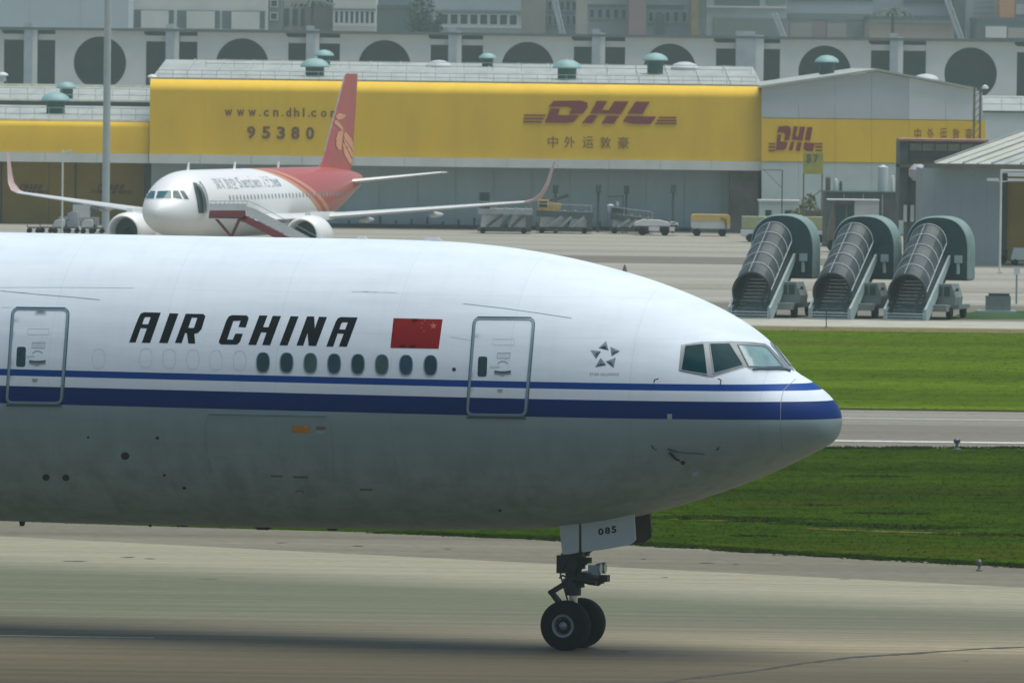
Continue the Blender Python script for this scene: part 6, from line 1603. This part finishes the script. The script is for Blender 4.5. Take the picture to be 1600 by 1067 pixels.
for k in range(6):
    m = MB(); m.box(bx_(1418 + k * 20) - o, bx_(1436 + k * 20) - o, .22, .29, bz(236), bz(225)); m.build('window', M('cabin_pane_%s' % 'abcdef'[k], (.22, .24, .18), .3), t)
m = MB(); m.box(bx_(1418) - o, bx_(1538) - o, .2, .28, bz(246), bz(238.5)); m.build('dark_band', MT['eqd'], t)
m = MB(); m.box(bx_(1415.2) - o, bx_(1440) - o, .5, 5, 0, bz(262.2)); m.build('lower_wall', MT['eqd'], t)
m = MB(); m.lathe([(.3, 0), (.62, .35), (.62, .75), (.3, 1.1)], (bx_(1430) - o, -.8, bz(283)), 'z', 16); m.tube((bx_(1430) - o, -.8, 0), (bx_(1430) - o, -.8, bz(283)), .1); m.build('dish', M('dish_grey', (.42, .40, .42), .5), t, True)
for k in range(2): m = MB(); m.box(bx_(1409 + k * 11) - o, bx_(1414.5 + k * 11) - o, -.1, .3, bz(347), bz(321)); m.build('white_door', MT['eqp'], t)
# substation-like dark blocks left of the cabin
t = thing('plant_building', 'low dark grey plant building with roof tanks left of the brown cabin', 'building', (bx_(1345), 545, 0)); s5 = sc(545)
fx = lambda px: (px - 800) / s5 - bx_(1345); fz = lambda py: CAMH - (py - 102) / s5
m = MB(); m.box(fx(1288), fx(1402), 0, 6, 0, fz(302)); m.build('wall', MT['eqd'], t)
m = MB(); m.box(fx(1286), fx(1404), -.2, 6.2, fz(302) + .01, fz(299.5)); m.build('roof', MT['ventb'], t)
for px, w_, h_, mt in ((1304, 7, 16, 'low'), (1312, 5, 12, 'eqd'), (1378, 16, 38, 'low'), (1393, 6, 22, 'eqp'), (1292, 8, 20, 'brw')):
    m = MB(); m.lathe([(w_ / s5 / 2, 0), (w_ / s5 / 2, h_ / s5), (.05, h_ / s5 + .15)], (fx(px), 1.5, fz(299.3)), 'z', 12); m.build('roof_tank', MT[mt], t, True)
for k in range(3): m = MB(); m.box(fx(1315 + k * 30), fx(1317 + k * 30), -.06, -.005, 0, fz(303)); m.build('wall_joint', MT['eq'], t)
t = thing('meter_hut', 'small pale green hut with two dark windows left of the number sign', 'hut', ((1215 - 800) / sc(570), 570, 0)); s57 = sc(570)
m = MB(); m.box(-1.4, 1.4, 0, 3, 0, 2.6); m.build('wall', MT['low'], t)
for a in (-1.0, .4): m = MB(); m.box(a, a + .45, -.03, -.005, 1.0, 2.0); m.build('window', MT['winglass'], t)
m = MB(); m.box(-1.5, 1.5, -.1, 3.1, 2.6, 2.72); m.build('roof', MT['gab'], t)
# bushes round the number sign
for k, (px, w_, h_, lb) in enumerate(((1248, 1.0, 1.2, 'olive bush left of the number sign legs'), (1264, .8, 1.7, 'taller olive bush between the number sign legs'))):
    p = at(px, 340, 566); t = thing('bush', lb, 'bush', (p.x, 566 + k, 0), 0, 'bushes at the number sign'); m = MB(); leaf_blob(m, (0, 0, h_), w_, .8, h_ * .9, 500, .16, rs); m.build('foliage', M('olive_leaf_%s' % 'ab'[k], (.10, .12, .04), .8, var=.4, ns=2), t)
    m = MB(); m.tube((0, 0, 0), (0, 0, h_), .07, .04, 6); m.build('stem', MT['bark'], t)
# grey shed
SHY = 500.0; ss = sc(SHY); o = (1500 - 800) / ss
ux = lambda px: (px - 800) / ss - o; uz = lambda py, px=1500: CAMH - (py - hor(px)) / ss
t = thing('metal_shed', 'grey ribbed metal shed with sloping pale roof at the right edge', 'shed', (o, SHY, 0))
shm_ = M('shed_blue_grey', (.27, .33, .35), .55, .1, var=.06, ns=.5)
for k in range(6):
    a, c = 1438 + k * 20.3, 1438 + (k + 1) * 20.3
    m = MB(); m.box(ux(a), ux(c) - .006, 0, .15, 0, uz(262)); m.build('wall_panel', shm_, t)
m = MB(); m.box(ux(1438), ux(1560), .2, 8, 0, uz(264)); m.build('wall', shm_, t)
A, Bp = (1456, 254.5), (1592, 206)
def rp(px, py, dy): s_ = sc(SHY + dy); return Vector(((px - 800) / s_ - o, dy, CAMH - (py - hor(px)) / s_))
for k in range(8):
    e0 = rp(1456 + k * 45, 255 + .6 * k, -1.0); e1 = rp(1456 + (k + 1) * 45 - .8, 255 + .6 * (k + 1), -1.0)
    r0 = rp(1592 + k * 45, 206 + .6 * k, 9.0); r1 = rp(1592 + (k + 1) * 45 - .8, 206 + .6 * (k + 1), 9.0)
    dz = Vector((0, 0, -.12)); m = MB(); m.add([e0, e1, r1, r0, e0 + dz, e1 + dz, r1 + dz, r0 + dz], [(0, 1, 2, 3), (7, 6, 5, 4), (0, 4, 5, 1), (1, 5, 6, 2), (2, 6, 7, 3), (3, 7, 4, 0)])
    m.build('roof_sheet', M('shed_roof_cream', (.44, .45, .37), .5, var=.08, ns=.6) if k == 0 else bpy.data.materials['shed_roof_cream'] if k % 2 else MT['roofm'], t)
    m = MB(); m.bar(e0 + Vector((0, 0, .06)), r0 + Vector((0, 0, .06)), .08, .08); m.build('roof_rib', MT['eq'], t)
    m = MB(); m.bar(e0 + (e1 - e0) * .5 + Vector((0, 0, .03)), r0 + (r1 - r0) * .5 + Vector((0, 0, .03)), .05, .05); m.build('roof_rib', MT['eq'], t)
m = MB(); e0 = rp(1440, 259, -1.1); e1 = rp(1900, 266, -1.1); m.bar(e0, e1, .3, .28); m.build('eave_beam', MT['brw'], t)
# yellow wall and awning at the extreme right
t = thing('yellow_shed', 'dark yellow walled shed under a white awning at the right edge', 'shed', ((1640 - 800) / sc(512), 512, 0)); s51 = sc(512); o2 = (1640 - 800) / s51
m = MB(); m.box((1570 - 800) / s51 - o2, (1900 - 800) / s51 - o2, 0, .3, 0, CAMH - (275 - 104) / s51); m.build('wall', MT['yeld'], t)
m = MB(); m.box((1550 - 800) / s51 - o2, (1900 - 800) / s51 - o2, -1.6, .0, CAMH - (268.5 - 104) / s51, CAMH - (265.5 - 104) / s51); m.build('awning', MT['stairwhite'], t)
m = MB(); m.box((1560 - 800) / s51 - o2, (1571 - 800) / s51 - o2, -.2, .4, 0, CAMH - (270 - 104) / s51); m.build('pier', MT['eqd'], t)
p = at(1592, 352, 500); t = thing('covered_cart', 'pale green covered cart in front of the dark yellow shed', 'cart', (p.x, 500, 0))
m = MB(); m.plate([roundpoly([(-.5, .35), (1.2, .35), (1.2, 1.1), (-.3, 1.1)], .12)], lambda u, v, w: (u, w, v), 1.4); m.build('cover', MT['low'], t); wheels(t, (-.2, .9), .2, (0, 1.3)); m = MB(); m.box(-.5, 1.2, .0, 1.4, .28, .35); m.build('deck', MT['eqd'], t)
p = at(1553, 352, 505); t = thing('parked_tug', 'dark grey baggage tug left of the thin white post', 'tug', (p.x, 505, 0))
m = MB(); m.plate([[(-.8, .3), (.9, .3), (.9, .9), (.2, 1.0), (.1, 1.7), (-.8, 1.7)]], lambda u, v, w: (u, w, v), 1.3); m.build('body', MT['eqd'], t); wheels(t, (-.5, .6), .25, (-.05, 1.3))

# ------------------------------------------------------------------ humid air
hz = MB(); hz.box(-1450, 1450, -160, 2350, -1, 36)
hzm = bpy.data.materials.new('humid_air'); hzm.use_nodes = True; hn = hzm.node_tree
for n_ in list(hn.nodes):
    if n_.type != 'OUTPUT_MATERIAL': hn.nodes.remove(n_)
pv = hn.nodes.new('ShaderNodeVolumePrincipled'); pv.inputs['Color'].default_value = (.76, .97, .95, 1); pv.inputs['Density'].default_value = .00018; pv.inputs['Anisotropy'].default_value = 0.1
hn.links.new(pv.outputs[0], [x for x in hn.nodes if x.type == 'OUTPUT_MATERIAL'][0].inputs['Volume'])
ho = hz.build('haze', hzm); ho['kind'] = 'stuff'
